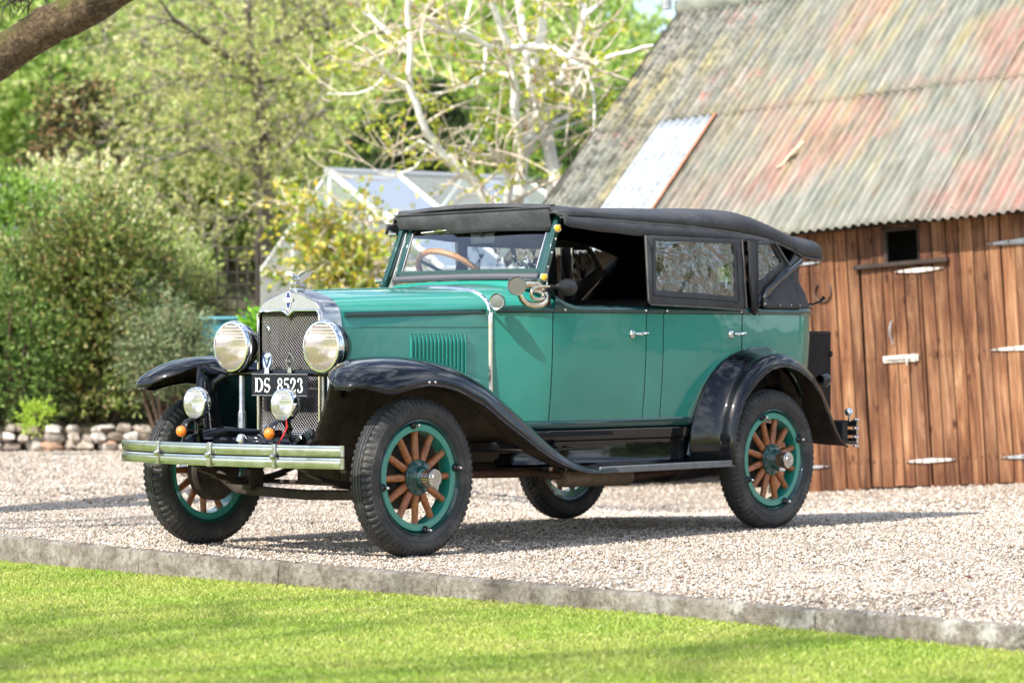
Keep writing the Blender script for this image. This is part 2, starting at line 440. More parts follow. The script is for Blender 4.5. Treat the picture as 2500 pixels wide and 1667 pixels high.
# ---------------------------------------------------------------- hood, cowl
RADN = [(1, 0), (.97, .32), (.915, .53), (.77, .72), (.51, .855), (.26, .955), (0, 1)]
HODN = [(1, 0), (.965, .31), (.865, .60), (.68, .83), (.42, .94), (.20, .985), (0, 1)]
def dense(N, k=5):
    xs = [i for i in range(len(N))]; out = []
    for i in range((len(N) - 1) * k + 1):
        t = i / k; out.append((interp(t, xs, [p[0] for p in N]), interp(t, xs, [p[1] for p in N])))
    return out
RD, HD = dense(RADN), dense(HODN)
def section(w_, z0, z1, mixf):
    half = [(w_ * (a[0] * (1 - mixf) + b[0] * mixf), z0 + (z1 - z0) * (a[1] * (1 - mixf) + b[1] * mixf)) for a, b in zip(RD, HD)]
    return half + [(-y, z) for y, z in reversed(half[:-1])]
XR, XF = 0.492, 1.347
def hood_w(x): t = (XF - x) / (XF - XR); return 0.235 + (0.400 - 0.235) * (0.86 * t + 0.14 * t * t)
G = []
for x in frange(XF, XR, 20):
    t = (XF - x) / (XF - XR)
    z0 = 1.05 + 0.084 * t
    G.append([(x, y, z) for y, z in section(hood_w(x), z0, 1.236 + 0.026 * t, t ** .7)])
hood = obj('hood', MB().grid(G), m_teal, car, smooth=60)
# centre hinge of the hood
obj('hood_hinge', MB().tube([(XF, 0, 1.237), (0.9, 0, 1.251), (XR, 0, 1.263)], 0.004, 8), m_teal, hood)
for s in (1, -1):
    G = []
    for x in frange(XF, XR, 20):
        t = (XF - x) / (XF - XR); z0 = 1.05 + 0.084 * t; y = hood_w(x)
        G.append([(x, s * y, z0), (x, s * (y), 1.064), (x, s * (y - .006), 1.062), (x, s * (y - .006), 1.057), (x, s * y, 1.055), (x, s * y, 0.90), (x, s * (y - .002), 0.60)])
    hs = obj('hood_side', MB().grid(G), m_teal, car, smooth=25)
    # raised moulding strip
    G = []
    for x in frange(1.325, 0.515, 16):
        y = hood_w(x); zc = 1.121 + (1.325 - x) * 0.022
        t = (XF - x) / (XF - XR); z0 = 1.05 + 0.084 * t
        yy = y if zc < z0 + .01 else y * 0.985
        G.append([(x, s * (yy - .006), zc - .016), (x, s * (yy + .007), zc - .014), (x, s * (yy + .010), zc), (x, s * (yy + .007), zc + .012), (x, s * (yy - .006), zc + .014)])
    mb = MB().grid(G)
    mb.add([G[0][k] for k in range(5)], [(0, 1, 2, 3, 4)]); mb.add([G[-1][k] for k in range(5)], [(4, 3, 2, 1, 0)])
    obj('hood_moulding', mb, m_dkgreen, car, smooth=40)
    # pressed louvres
    for k in range(15):
        x = 0.948 - k * 0.0225; y = hood_w(x); mb = MB(); G = []
        for z in frange(0.80, 1.035, 8):
            e = 1.0 if 0.81 < z < 1.02 else 0.0
            G.append([(x + .006, s * (hood_w(x + .006) - .001), z), (x + .004, s * (y + .010 * e), z), (x - .004, s * (y + .009 * e), z), (x - .013, s * (hood_w(x - .013) - .001), z)])
        obj('louvre', MB().grid(G), m_teal, hs, smooth=50)
# chrome band at the back of the hood and cowl
def band(x, w_, z0, z1, mixf, r, name, mat, low=None):
    P = [(x, y, z) for y, z in section(w_, z0, z1, mixf)]
    if low: P = [(x, P[0][1], low)] + [(x, P[0][1], z0 - .05)] + P + [(x, P[-1][1], z0 - .05)] + [(x, P[-1][1], low)]
    return obj(name, MB().tube(P, r, 8), mat, car)
band(0.480, 0.400, 1.134, 1.262, 1, 0.013, 'hood_band', m_chrome, 0.62)
G = []
CX = [0.492, 0.43, 0.36, 0.30, 0.25, 0.20, 0.15]
for x in CX:
    t = (0.492 - x) / 0.292
    G.append([(x, y, z) for y, z in section(bw(x), 1.134, 1.263 + 0.030 * min(1, t) , 1)])
cowl = obj('cowl', MB().grid(G), m_teal, car, smooth=60)
G = [[(x, y, z) for y, z in section(bw(x) - .012, 1.134, 1.275, 1)] for x in (0.20, 0.12)]

# ---------------------------------------------------------------- radiator
rad = empty('radiator', parent=car)
RP = section(0.238, 1.05, 1.238, 0.0)
def radoutline(w_, zt, zbm, x, inset=0):
    P = [(x, y, z) for y, z in section(w_, 1.05, zt, 0)]
    return [(x, P[0][1], zbm)] + P + [(x, P[-1][1], zbm)]
# shell: face frame with an opening and curved sides going back to the hood
prof = [(1.347, 0.000), (1.348, 0.004), (1.44, 0.001), (1.456, -0.003), (1.464, -0.011)]
G = []
for x, o in prof: G.append(radoutline(0.236 + o, 1.237 + o, 0.545, x))
mb = MB().grid(G)
# face: outer outline to opening outline
n_out = len(G[-1]); outer = G[-1]
def opening(x, k=0.0):
    # from near bottom, up the side, across the top with the V dip, down the far side
    yw = 0.203 - k; zt = 1.136 - k; pts = []
    half = [(yw, 0.558 + k), (yw, 1.05), (yw, zt - .022), (yw - .006, zt - .008), (yw - .020, zt), (0.12, zt), (0.045, zt), (0.028, zt - .004), (0.012, zt - .016), (0.0, zt - .022)]
    return [(x, y, z) for y, z in half] + [(x, -y, z) for y, z in reversed(half[:-1])]
def resample(P, n):
    P = [V(p) for p in P]; L = [0]
    for a, b in zip(P, P[1:]): L.append(L[-1] + (b - a).length)
    out = []
    for i in range(n):
        d = L[-1] * i / (n - 1); j = max(q for q in range(len(L)) if L[q] <= d + 1e-9); j = min(j, len(P) - 2)
        t = (d - L[j]) / max(1e-9, L[j + 1] - L[j]); out.append(tuple(P[j].lerp(P[j + 1], t)))
    return out
NO = 121
o1 = resample(outer, NO); i1 = resample(opening(1.464), NO)
mb.grid([o1, i1])
obj('radiator_shell', mb, m_nickel, rad, smooth=40)
bead = resample(opening(1.464, -.006), NO)
obj('grille_surround', MB().tube([(1.468, y, z) for x, y, z in bead], 0.0065, 8), m_chrome, rad)
obj('shell_foot', MB().box((1.455, 0, 0.548), (0.03, 0.47, 0.02)), m_chrome, rad, bevel=.003)
core = MB().box((1.40, 0, 0.84), (0.02, 0.42, 0.60)); obj('radiator_core', core, m_canvasin, rad)
# woven mesh stone guard
mb = MB(); P = 0.0172; HX = 0.0105
zlo, zhi, yw = 0.560, 1.132, 0.201
def clipline(y0, z0, dy, dz):
    t0, t1 = -1e9, 1e9
    for p, d_, lo, hi in ((y0, dy, -yw, yw), (z0, dz, zlo, zhi)):
        a, b = (lo - p) / d_, (hi - p) / d_
        if a > b: a, b = b, a
        t0, t1 = max(t0, a), min(t1, b)
    return (t0, t1)
sl = 1.07
for sg in (1, -1):
    k = -60
    while k < 120:
        y0 = -yw + k * P; k += 1
        t0, t1 = clipline(y0, zlo, 1.0 * sg, sl)
        if t1 - t0 < 0.004: continue
        a = (1.450 + sg * .0012, y0 + t0 * sg, zlo + t0 * sl); b = (1.450 + sg * .0012, y0 + t1 * sg, zlo + t1 * sl)
        mb.tube([a, b], 0.0015, 4, cap=False)
obj('grille_mesh', mb, m_grille, rad, merge=False)
for y, z in ((-0.150, 1.055), (-0.170, 0.585)):
    obj('mesh_clip', MB().lathe([(0.004, 0.006), (0.013, 0.004), (0.014, 0)], 14, (1.456, y, z), (1, 0, 0)), m_chrome, rad)
# marque emblem: upright blue oval with a crossing bar
em = MB(); n = 28
def ell(x, a, b, t=0): return [(x, a * math.cos(2 * math.pi * i / n), 1.190 + b * math.sin(2 * math.pi * i / n)) for i in range(n)]
em.prism(ell(1.464, .0165, .042), (0.004, 0, 0), 0)
em.prism(ell(1.4675, .0135, .0385), (0.002, 0, 0), 1)
em.box((1.4695, 0, 1.190), (0.006, 0.056, 0.016), mi=0); em.box((1.4715, 0, 1.190), (0.004, 0.022, 0.022), mi=0)
em.box((1.4735, 0.020, 1.190), (0.001, 0.012, 0.005), mi=1); em.box((1.4735, -0.020, 1.190), (0.001, 0.012, 0.005), mi=1); em.box((1.4742, 0, 1.190), (0.001, 0.012, 0.005), mi=1)
obj('emblem', em, [m_white, m_blue], rad)
# cap and winged mascot
XC = 1.405
mb = MB().lathe([(0, 0), (.040, 0), (.040, .006), (.034, .012), (.033, .022), (.030, .024), (.036, .027), (.037, .037), (.034, .041), (.022, .044), (0, .046)], 28, (XC, 0, 1.226), (0, 0, 1))
cap = obj('radiator_cap', mb, m_nickel, rad)
mb = MB().sphere((XC + .008, 0, 1.288), (.021, .014, .021)).sphere((XC + .026, 0, 1.304), (.021, .013, .014)).sphere((XC + .012, 0, 1.275), (.014, .012, .010)).sphere((XC + .030, -.004, 1.296), (.010, .008, .011))
for k_ in range(6): mb.sphere((XC + .002 + .006 * k_, .003 * (-1) ** k_, 1.310 + .004 * math.sin(k_ * 2.1)), (.006, .006, .005), 8, 6)
for s in (1, -1):
    mb.prism([(XC + .006, s * .008, 1.276), (XC - .018, s * .012, 1.279), (XC - .050, s * .018, 1.301), (XC - .082, s * .024, 1.334), (XC - .045, s * .018, 1.322), (XC - .005, s * .010, 1.303)], (0, s * .004, 0))
obj('winged_mascot', mb, m_nickel, rad, smooth=40)

# ---------------------------------------------------------------- windscreen
ws = empty('windscreen', parent=car)
TX = -0.083 / 0.2
def wp(y, z, dx=0): return (0.205 + TX * (z - 1.345) + dx, y, z)
mb = MB()
def bar(mb, a, b, wdt, dep, mi=0):
    a, b = V(a), V(b); d_ = (b - a); L = d_.length; q = d_.to_track_quat('X', 'Z').to_matrix()
    mb.box((a + b) / 2, (L, wdt, dep), q, mi)
bar(mb, wp(-.50, 1.340), wp(.50, 1.340), 0.022, 0.032)
bar(mb, wp(-.50, 1.605), wp(.50, 1.605), 0.022, 0.03)
for s in (1, -1): bar(mb, wp(s * .485, 1.33), wp(s * .485, 1.61), 0.030, 0.024)
obj('screen_frame', mb, m_dkgreen, ws, bevel=.004)
for s in (1, -1):
    mb = MB()
    bar(mb, wp(s * .540, 1.290, .025), wp(s * .525, 1.625, .02), 0.030, 0.034)
    mb.sphere(wp(s * .543, 1.285, .03), (.030, .022, .028)); mb.sphere(wp(s * .540, 1.255, .03), (.026, .018, .030))
    obj('screen_post', mb, m_dkgreen, ws, bevel=.004)
mb = MB()
for s in (1, -1):
    mb.tube([wp(s * .463, 1.35, .008), wp(s * .463, 1.60, .008)], .003, 6)
    mb.tube([wp(s * .509, 1.33, .014), wp(s * .507, 1.60, .012)], .0035, 6)
    for z in (1.36, 1.43, 1.50): mb.sphere(wp(s * .562, z, .035), .006, 8, 6)
obj('screen_trim', mb, m_chrome, ws)
obj('screen_glass', MB().add([wp(-.47, 1.352), wp(.47, 1.352), wp(.47, 1.60), wp(-.47, 1.60)], [(0, 1, 2, 3)]), m_glass, ws, smooth=0)
obj('sealing_strip', MB().tube([wp(-.50, 1.312, .012), wp(-.25, 1.317, .012), wp(0, 1.319, .012), wp(.25, 1.317, .012), wp(.50, 1.312, .012)], .017, 8), simple('grey_seal', (0.09, 0.085, 0.10), 0.6), ws)
G = [[(x, y, z) for x, z in ((0.262, 1.268), (0.232, 1.300), (0.205, 1.304))] for y in frange(-.50, .50, 12)]
G = [[(x + .03 * abs(y / .5) ** 3 * 0, y, z - .018 * abs(y / .5) ** 3) for x, y, z in row] for row in G]
obj('screen_plinth', MB().grid(G), m_teal, ws)
# wiper
mb = MB().tube([wp(-.30, 1.560, .02), wp(-.22, 1.578, .03), wp(-.165, 1.592, .03)], [.004, .006, .009], 8)
mb.tube([wp(-.40, 1.556, .012), wp(-.13, 1.572, .012)], .004, 6)
obj('wiper', mb, m_chrome, ws)
obj('rear_view_mirror', MB().box((0.06, -.03, 1.524), (0.012, 0.165, 0.062)).tube([(0.075, -.03, 1.52), (0.085, -.03, 1.60)], .006, 6), simple('mirror_back', (0.03, .04, .04), 0.3, coat=.5), ws, bevel=.008)
# small amber side lamps on the near post, matching pair opposite
for s in (1, -1):
    for x, z in ((0.281, 1.309), (0.178, 1.552)):
        l = obj('post_lamp', MB().lathe([(.009, -.03), (.014, -.012), (.019, 0), (.0205, .004), (.016, .007)], 20, (x, s * .575, z), (.55, s * .84, 0)), m_brass, ws)
        obj('lamp_glass', MB().lathe([(.0165, .006), (.010, .010), (0, .012)], 18, (x, s * .575, z), (.55, s * .84, 0)), m_yellow, ws)
# steering wheel (right hand drive: far side)
c0 = V((-.105, -.385, 1.325)); ax = V((-math.sin(R(40)), 0, math.cos(R(40)))).normalized()
e1 = V((0, 1, 0)); e2 = ax.cross(e1)
P = [c0 + e1 * .212 * math.cos(2 * math.pi * i / 64) + e2 * .212 * math.sin(2 * math.pi * i / 64) for i in range(64)]
sw = obj('steering_wheel', MB().tube(P, [.0155 + .0018 * (i % 2) for i in range(64)], 8, closed=True), m_swwood, car)
mb = MB()
for k in range(4):
    a = R(45 + 90 * k); mb.tube([c0, c0 + e1 * .205 * math.cos(a) + e2 * .205 * math.sin(a)], [.012, .007], 6)
mb.tube([c0, c0 - ax * .5], .016, 8); obj('steering_spokes', mb, m_blackmat, sw)

# ---------------------------------------------------------------- canvas top
top = empty('canvas_top', parent=car)
ST = [(.172, .545, 1.625, 1.655), (.160, .575, 1.605, 1.672), (.08, .612, 1.602, 1.674), (-.03, .628, 1.603, 1.669), (-.22, .632, 1.599, 1.667), (-.4, .632, 1.594, 1.670), (-.73, .632, 1.588, 1.678), (-1.0, .632, 1.575, 1.690), (-1.2, .632, 1.563, 1.698), (-1.33, .632, 1.553, 1.697), (-1.42, .632, 1.542, 1.682),
      (-1.55, .63, 1.522, 1.650), (-1.7, .628, 1.484, 1.612), (-1.82, .62, 1.448, 1.592), (-1.92, .605, 1.442, 1.582), (-2.00, .590, 1.442, 1.578), (-2.06, .568, 1.442, 1.573), (-2.11, .535, 1.446, 1.566), (-2.145, .49, 1.455, 1.552), (-2.160, .45, 1.475, 1.530)]
G = []
NV = 40
rnd = random.Random(4)
for i, (x, hw, ze, zt) in enumerate(ST):
    row = []
    for j in range(NV + 1):
        v = -1 + 2 * j / NV
        a = v * math.pi / 2 * 0.999
        # super-ellipse section: nearly flat roof with rounded shoulders
        cy = abs(math.sin(a)) ** 0.62 * (1 if v > 0 else -1); cz = abs(math.cos(a)) ** 0.42
        sag = 0.006 * math.sin(3.1 * x * 2.4) * (1 - abs(v))
        row.append((x, hw * cy, ze + (zt - ze) * cz * 0.97 + 0.018 * (1 - abs(cy) ** 2) + sag * 0.5))
    G.append(row)
mb = MB().grid(G)
mb.add(G[0], [tuple(range(NV + 1))]); mb.add(G[-1], [tuple(range(NV + 1))[::-1]])
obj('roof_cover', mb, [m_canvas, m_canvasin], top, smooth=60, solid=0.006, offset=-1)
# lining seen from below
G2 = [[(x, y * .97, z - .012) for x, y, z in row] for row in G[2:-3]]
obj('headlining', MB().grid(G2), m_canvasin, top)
for s in (1, -1):
    # piping along the hem
    P = [(x, s * (hw + .002), ze) for x, hw, ze, zt in ST[1:-1]]
    obj('hem_piping', MB().tube(P, .0045, 6), m_piping, top)
    P = [(x, s * (hw * .985 + .004), ze + .030 * (1 if x > -1.5 else .8)) for x, hw, ze, zt in ST[1:12]]
    obj('roof_seam', MB().tube(P, .0022, 5), m_canvas, top)
    # valance
    VX = [.215, .188, -.025, -.437, -.8, -1.2, -1.477, -1.52]; VZ = [1.575, 1.560, 1.543, 1.526, 1.519, 1.517, 1.517, 1.52]
    zez = sorted([(x, ze) for x, hw, ze, zt in ST]); 
    G = []
    for x in frange(.205 if s > 0 else .145, -1.50, 40):
        zt_ = interp(x, [q[0] for q in zez], [q[1] for q in zez]); zb_ = interp(x, list(reversed(VX)), list(reversed(VZ))) + .002 * math.sin(x * 23)
        G.append([(x, s * .634, zt_ + .004), (x, s * (.641 + .002 * math.sin(x * 13 + 1)), (zt_ + zb_) / 2), (x, s * (.641 + .003 * math.sin(x * 9)), zb_)])
    obj('side_valance', MB().grid(G), m_canvas, top, solid=.004, offset=0)
# front roll and flap
G = []
for y in frange(-.535, .515, 24):
    e = 1 - max(0, (abs(y) - .48) / .1) ** 2 * .25; zc = 1.640 + .006 * (y / .6)
    flap = y > -.19
    zb_ = 1.548 - .004 * (y) if flap else 1.572
    G.append([(.125, y, 1.672), (.158, y, 1.668), (.172, y, zc + .008), (.173, y, zc - .010 * e), (.166, y, zc - .036 + .003 * math.sin(y * 9)), (.156 + .003 * math.sin(y * 7), y, (zb_ + 1.60) / 2 - .005), (.146 + .004 * math.sin(y * 11 + 1), y, zb_ + .003 * math.sin(y * 8))])
obj('front_flap', MB().grid(G), m_canvas, top, solid=.005, offset=0, smooth=60)
obj('front_piping', MB().tube([(.181, y, 1.653 + .006 * (y / .6)) for y in frange(-.54, .54, 12)], .0035, 6), m_canvas, top)
# side curtains with crinkled plastic windows
def curtain(s):
    O = [(-.410, 1.53), (-.432, 1.195), (-.450, 1.178), (-.9, 1.168), (-1.235, 1.155), (-1.252, 1.165), (-1.215, 1.53)]
    I = [(-.492, 1.505), (-.502, 1.262), (-.510, 1.254), (-.9, 1.240), (-1.150, 1.228), (-1.160, 1.236), (-1.142, 1.505)]
    y = s * .652
    vs = [(x, y, z) for x, z in O] + [(x, y, z) for x, z in I]; n = 7
    c_ = obj('side_curtain', MB().add(vs, [(i, (i + 1) % n, n + (i + 1) % n, n + i) for i in range(n)]), m_canvas, top, solid=.010, offset=0, bevel=.003)
    obj('curtain_piping', MB().tube([(x, y + s * .008, z) for x, z in O[:7]], .005, 6), m_piping, top)
    obj('inner_stitching', MB().tube([(x + (.03 if x > -.8 else -.028), y + s * .006, z - .03) for x, z in I[:7]], .003, 5), m_blackmat, top)
    X0, X1, Z0, Z1 = -.485, -1.165, 1.225, 1.51; G = []
    r_ = random.Random(11)
    for i in range(25):
        G.append([(X0 + (X1 - X0) * i / 24, y + .004 * r_.uniform(-1, 1), Z0 + (Z1 - Z0) * j / 12) for j in range(13)])
    obj('curtain_window', MB().grid(G), m_plastic if s > 0 else m_clearplastic, top, smooth=180)
for s in (1, -1): curtain(s)
for s in (1, -1):
    y = s * .645
    # strap, irons and quarter panel with its small window
    obj('hood_strap', MB().add([(-1.268, y + s * .012, 1.525), (-1.355, y + s * .012, 1.525), (-1.360, y + s * .012, 1.20), (-1.352, y + s * .012, 1.145), (-1.325, y + s * .012, 1.128), (-1.300, y + s * .012, 1.140), (-1.300, y + s * .012, 1.20), (-1.278, y + s * .012, 1.30)], [tuple(range(8))]), m_blackmat, top, solid=.006, offset=0)
    O = [(-1.358, 1.525), (-1.358, 1.20), (-1.40, 1.20), (-1.640, 1.385), (-1.52, 1.525)]
    I = [(-1.362, 1.505), (-1.362, 1.315), (-1.395, 1.318), (-1.582, 1.420), (-1.49, 1.508)]
    n = 5
    q = obj('quarter_panel', MB().add([(x, y, z) for x, z in O] + [(x, y, z) for x, z in I], [(i, (i + 1) % n, n + (i + 1) % n, n + i) for i in range(n)]), m_canvas, top, solid=.006, offset=0)
    obj('quarter_window', MB().add([(x, y, z) for x, z in I], [tuple(range(n))]), m_plastic if s > 0 else m_clearplastic, top, smooth=0)
    G = []
    for t in frange(0, 1, 9):
        a = V((-1.40, y, 1.175)).lerp(V((-1.735, y, 1.43)), t); b = V((-1.42, y, 1.168)).lerp(V((-1.86, y * .96, 1.455)), t)
        G.append([tuple(a), tuple(a.lerp(b, .5) + V((0, -s * .012, -.01))), tuple(b)])
    ir = MB().tube([(-1.405, y + s * .022, 1.185), (-1.398, y + s * .022, 1.225), (-1.42, y + s * .022, 1.265), (-1.60, y + s * .022, 1.355), (-1.74, y + s * .018, 1.425)], .013, 8)
    ir.tube([(-1.50, y + s * .015, 1.52), (-1.62, y + s * .02, 1.40)], .009, 8)
    ir.tube([(-1.33, y + s * .005, 1.17), (-1.72, y + s * .004, 1.44)], .020, 8, flat=(1, .4))
    obj('hood_iron', ir, simple('iron_black', (0.014, 0.02, 0.024), 0.3, coat=.6), top)
    obj('iron_knob', MB().sphere((-1.395, y + s * .035, 1.183), .020).sphere((-1.322, y + s * .022, 1.142), .009), m_blackrubber, top)
# rear curtain: from under the rear bow, in, then down to the belt
RZ = [(1.50, -.03), (1.475, -.12), (1.42, -.165), (1.37, -.165), (1.325, -.150), (1.25, -.060), (1.19, -.012), (1.168, .0)]
path = [(x, bw(x) + .012, 0, 1) for x in frange(-1.42, -1.76, 20)] + plan(14)
path = path + [(x, -y, nx, -ny) for x, y, nx, ny in reversed(path[:-1])]
G = []
for k, (x, y, nx, ny) in enumerate(path):
    row = []
    for z, o in RZ:
        lim = 1.18 + (abs(x) - 1.42) / 0.30 * 0.28 if x > -1.77 else 9     # diagonal front edge under the irons
        zz = min(z, lim); f = .30 + .70 * max(0, -nx) ** 3
        fold = .008 * math.sin(k * .55 + z * 26 + math.sin(k * .3) * 2) * (1 if 1.2 < z < 1.46 else 0)
        row.append((x + nx * (o * f + fold), y + ny * (o * f + fold), zz))
    G.append(row)
# leave an opening for the back window
faces_keep = MB(); nr = len(RZ); vs = [p for r_ in G for p in r_]; fs = []
for i in range(len(G) - 1):
    for j in range(nr - 1):
        pts = [G[i][j], G[i][j + 1], G[i + 1][j + 1], G[i + 1][j]]; cy = sum(p[1] for p in pts) / 4; cx = sum(p[0] for p in pts) / 4
        if cx < -1.8 and abs(cy) < .15 and 1 <= j <= 3: continue
        fs.append((i * nr + j, i * nr + j + 1, (i + 1) * nr + j + 1, (i + 1) * nr + j))
faces_keep.add(vs, fs)
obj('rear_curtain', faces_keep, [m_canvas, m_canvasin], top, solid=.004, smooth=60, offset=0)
mb = MB()
for k, (x, y, nx, ny) in enumerate(path):
    if k % 6 == 2: obj('curtain_stud', MB().sphere((x + nx * .004, y + ny * .004, 1.186), .005, 8, 5), m_chrome, top)
mb = MB().tube([(-2.05, .42, 1.20), (-2.10, .47, 1.195), (-2.13, .50, 1.21), (-2.15, .52, 1.235)], [.012, .006, .006, .012], 8)
obj('tail_hook', mb, m_blackmat, car)
# ---------------------------------------------------------------- front fenders
FP = [(1.868, .776), (1.858, .800), (1.836, .826), (1.80, .852), (1.74, .880), (1.66, .903), (1.56, .917), (1.46, .922), (1.37, .921), (1.27, .914), (1.164, .899), (1.08, .881), (1.015, .860), (.94, .832), (.863, .790), (.785, .742), (.708, .692), (.63, .637), (.552, .577), (.47, .518), (.392, .467), (.31, .424), (.23, .393), (.15, .373), (.08, .366), (.0, .364)]
FP = [(1.5 + (x - 1.5) * .80 if x > 1.5 else x, z) for x, z in FP]
def fprof(x):
    if x > 1.5: x = 1.5 + (x - 1.5) / .80
    # inner edge, outer edge, lip drop along the normal
    yi = interp(x, [0.0, .3, .6, 1.0, 1.56, 1.70, 1.80, 1.845, 1.868], [.58, .57, .53, .48, .455, .475, .530, .585, .640])
    yo = interp(x, [0.0, 1.45, 1.62, 1.74, 1.81, 1.845, 1.868], [.815, .830, .828, .815, .790, .765, .725])
    H = interp(x, [0.0, .12, .30, .55, .80, 1.0, 1.2, 1.35, 1.5, 1.65, 1.74, 1.80, 1.84, 1.868], [.012, .022, .055, .115, .150, .150, .132, .128, .142, .150, .134, .102, .060, .010])
    return yi, yo, H
def sweep(path, fn, s, nv=18, inner_drop=.03, power=2.3, flat=.30):
    G = []; k = len(path); lip = []
    for i, (x, z) in enumerate(path):
        a = path[max(0, i - 1)]; b = path[min(k - 1, i + 1)]
        tx, tz = b[0] - a[0], b[1] - a[1]; L = math.hypot(tx, tz); nx, nz = tz / L, -tx / L
        if nz < 0 and fn is fprof: nx, nz = -nx, -nz
        yi, yo, H = fn(x) if fn is fprof else fn(i)
        row = []
        for j in range(nv + 1):
            v = j / nv
            if v < flat: h = inner_drop * (1 - v / flat) ** 2 * min(1, H / .1); y = yi + (yo - yi) * v
            else:
                q = (v - flat) / (1 - flat); a_ = q * math.pi / 2
                y = yi + (yo - yi) * (flat + (1 - flat) * math.sin(a_) ** .85); h = H * (1 - math.cos(a_) ** .9) if q < 1 else H
            row.append((x - nx * h, s * y, z - nz * h))
        G.append(row); lip.append(row[-1])
    return G, lip
for s in (1, -1):
    G, lip = sweep(FP, fprof, s)
    f = obj('front_fender', MB().grid(G, flip=(s < 0)), [m_black, m_under], car, solid=.004, smooth=60, offset=1)
    tipr = [G[0][j] for j in range(len(G[0]))]
    obj('fender_bead', MB().tube(tipr[::-2] + [], .004, 6).tube([p for p in lip], .0055, 8), m_black, f)
    # inner apron between fender and frame
    A = []
    for (x, z), row in zip(FP, G):
        if x > 1.66 or x < .45: continue
        A.append((x, abs(row[0][1]), row[0][2] + .003))
    Gs = []
    for x, y, z in A:
        t = (x - .45) / 1.25; xb = x + (0.10 * max(0, (x - 1.35) / .35)); zb_ = .50
        row = []
        for q in frange(0, 1, 6):
            row.append((x + (xb - x) * q, s * (y + (.385 - y) * q ** .8 + (.02 * math.sin(q * 3.14))), z + (zb_ - z) * q))
        Gs.append(row)
    obj('fender_apron', MB().grid(Gs, flip=(s > 0)), [m_black, m_under], f, solid=.004, offset=0 )
    # stay behind the lamp bar
    obj('fender_stay', MB().tube([(1.60, s * .47, .86), (1.55, s * .43, .84), (1.50, s * .40, .845)], [.02, .014, .018], 8).tube([(1.60, s * .44, .80), (1.66, s * .385, .54)], .007, 6), m_black, f)
mb = MB()
for x in (1.375, 1.335): mb.sphere((x, .832, .805), .007, 8, 6)
obj('fender_bolt', mb, m_chrome, car)

# ---------------------------------------------------------------- rear fenders
RP_ = [(-.952, .350), (-.938, .43), (-.935, .51), (-.955, .60), (-1.005, .708), (-1.055, .770), (-1.115, .825), (-1.185, .872), (-1.265, .907), (-1.335, .922), (-1.407, .926), (-1.480, .916), (-1.547, .896), (-1.62, .864), (-1.689, .818), (-1.76, .750), (-1.818, .670), (-1.862, .590), (-1.89, .529), (-1.925, .470), (-1.968, .423)]
def rprof(i):
    t = i / (len(RP_) - 1)
    yi = interp(t, [0, .25, .6, .85, 1], [.60, .625, .60, .58, .55]); H = interp(t, [0, .12, .3, .5, .8, .93, 1], [.006, .028, .055, .068, .072, .045, .010])
    return yi, .808, H
for s in (1, -1):
    # rear fender: normals must point away from the wheel
    path = RP_; G = []; lip = []; k = len(path); cx, cz = -1.42, .42
    for i, (x, z) in enumerate(path):
        a = path[max(0, i - 1)]; b = path[min(k - 1, i + 1)]; tx, tz = b[0] - a[0], b[1] - a[1]; L = math.hypot(tx, tz); nx, nz = tz / L, -tx / L
        if nx * (x - cx) + nz * (z - cz) < 0: nx, nz = -nx, -nz
        yi, yo, H = rprof(i); row = []
        rise = interp(i / (k - 1), [0, .15, .3, .45, .6, 1], [.118, .100, .070, .036, .030, .012])
        for j in range(17):
            v = j / 16
            if v < .62: y = yi + (yo - yi) * v; h = -rise * (1 - v / .62) ** 1.25
            else:
                q = (v - .62) / .38; a_ = q * math.pi / 2; y = yi + (yo - yi) * (.62 + .38 * math.sin(a_)); h = H * (1 - math.cos(a_))
            row.append((x - nx * h, s * y, z - nz * h))
        G.append(row); lip.append(row[-1])
    f = obj('rear_fender', MB().grid(G, flip=(s < 0)), [m_black, m_under], car, solid=.004, smooth=60, offset=1)
    obj('fender_bead', MB().tube(lip, .0055, 8), m_black, f)
    # wheel house
    Gw = [[(x * 1 + 0, s * .60, z - .01), (x, s * .46, z - .015)] for x, z in RP_[2:-1]]
    obj('wheel_house', MB().grid(Gw), m_under, f, solid=.003)
    # ---- running board and its apron
    rb = obj('running_board', MB().box((-.430, s * .672, .356), (1.085, .225, .020)), m_blackmat, car, bevel=.004)
    obj('board_trim', MB().box((-.430, s * .790, .3585), (1.084, .014, .034)), m_rubber, rb, bevel=.005)
    mb = MB()
    for k_ in range(9): mb.box((-.430, s * (.60 + k_ * .021), .3668), (1.05, .008, .0035))
    obj('board_tread', mb, m_blackmat, rb)
    Ga = []
    for x in frange(.44, -.93, 20):
        y = bw(x) + tumble(.56) - .004
        y2 = min(y, .585)
        Ga.append([(x, s * (y - .01), .556), (x, s * y2, .552), (x, s * (y2 + .004), .545), (x, s * (y2 + .003), .500), (x, s * (y2 - .002), .492), (x, s * (y2 - .004), .42), (x, s * (y2 + .006), .384), (x, s * (y2 + .025), .370)])
    obj('side_apron', MB().grid(Ga), m_black, car, smooth=30)

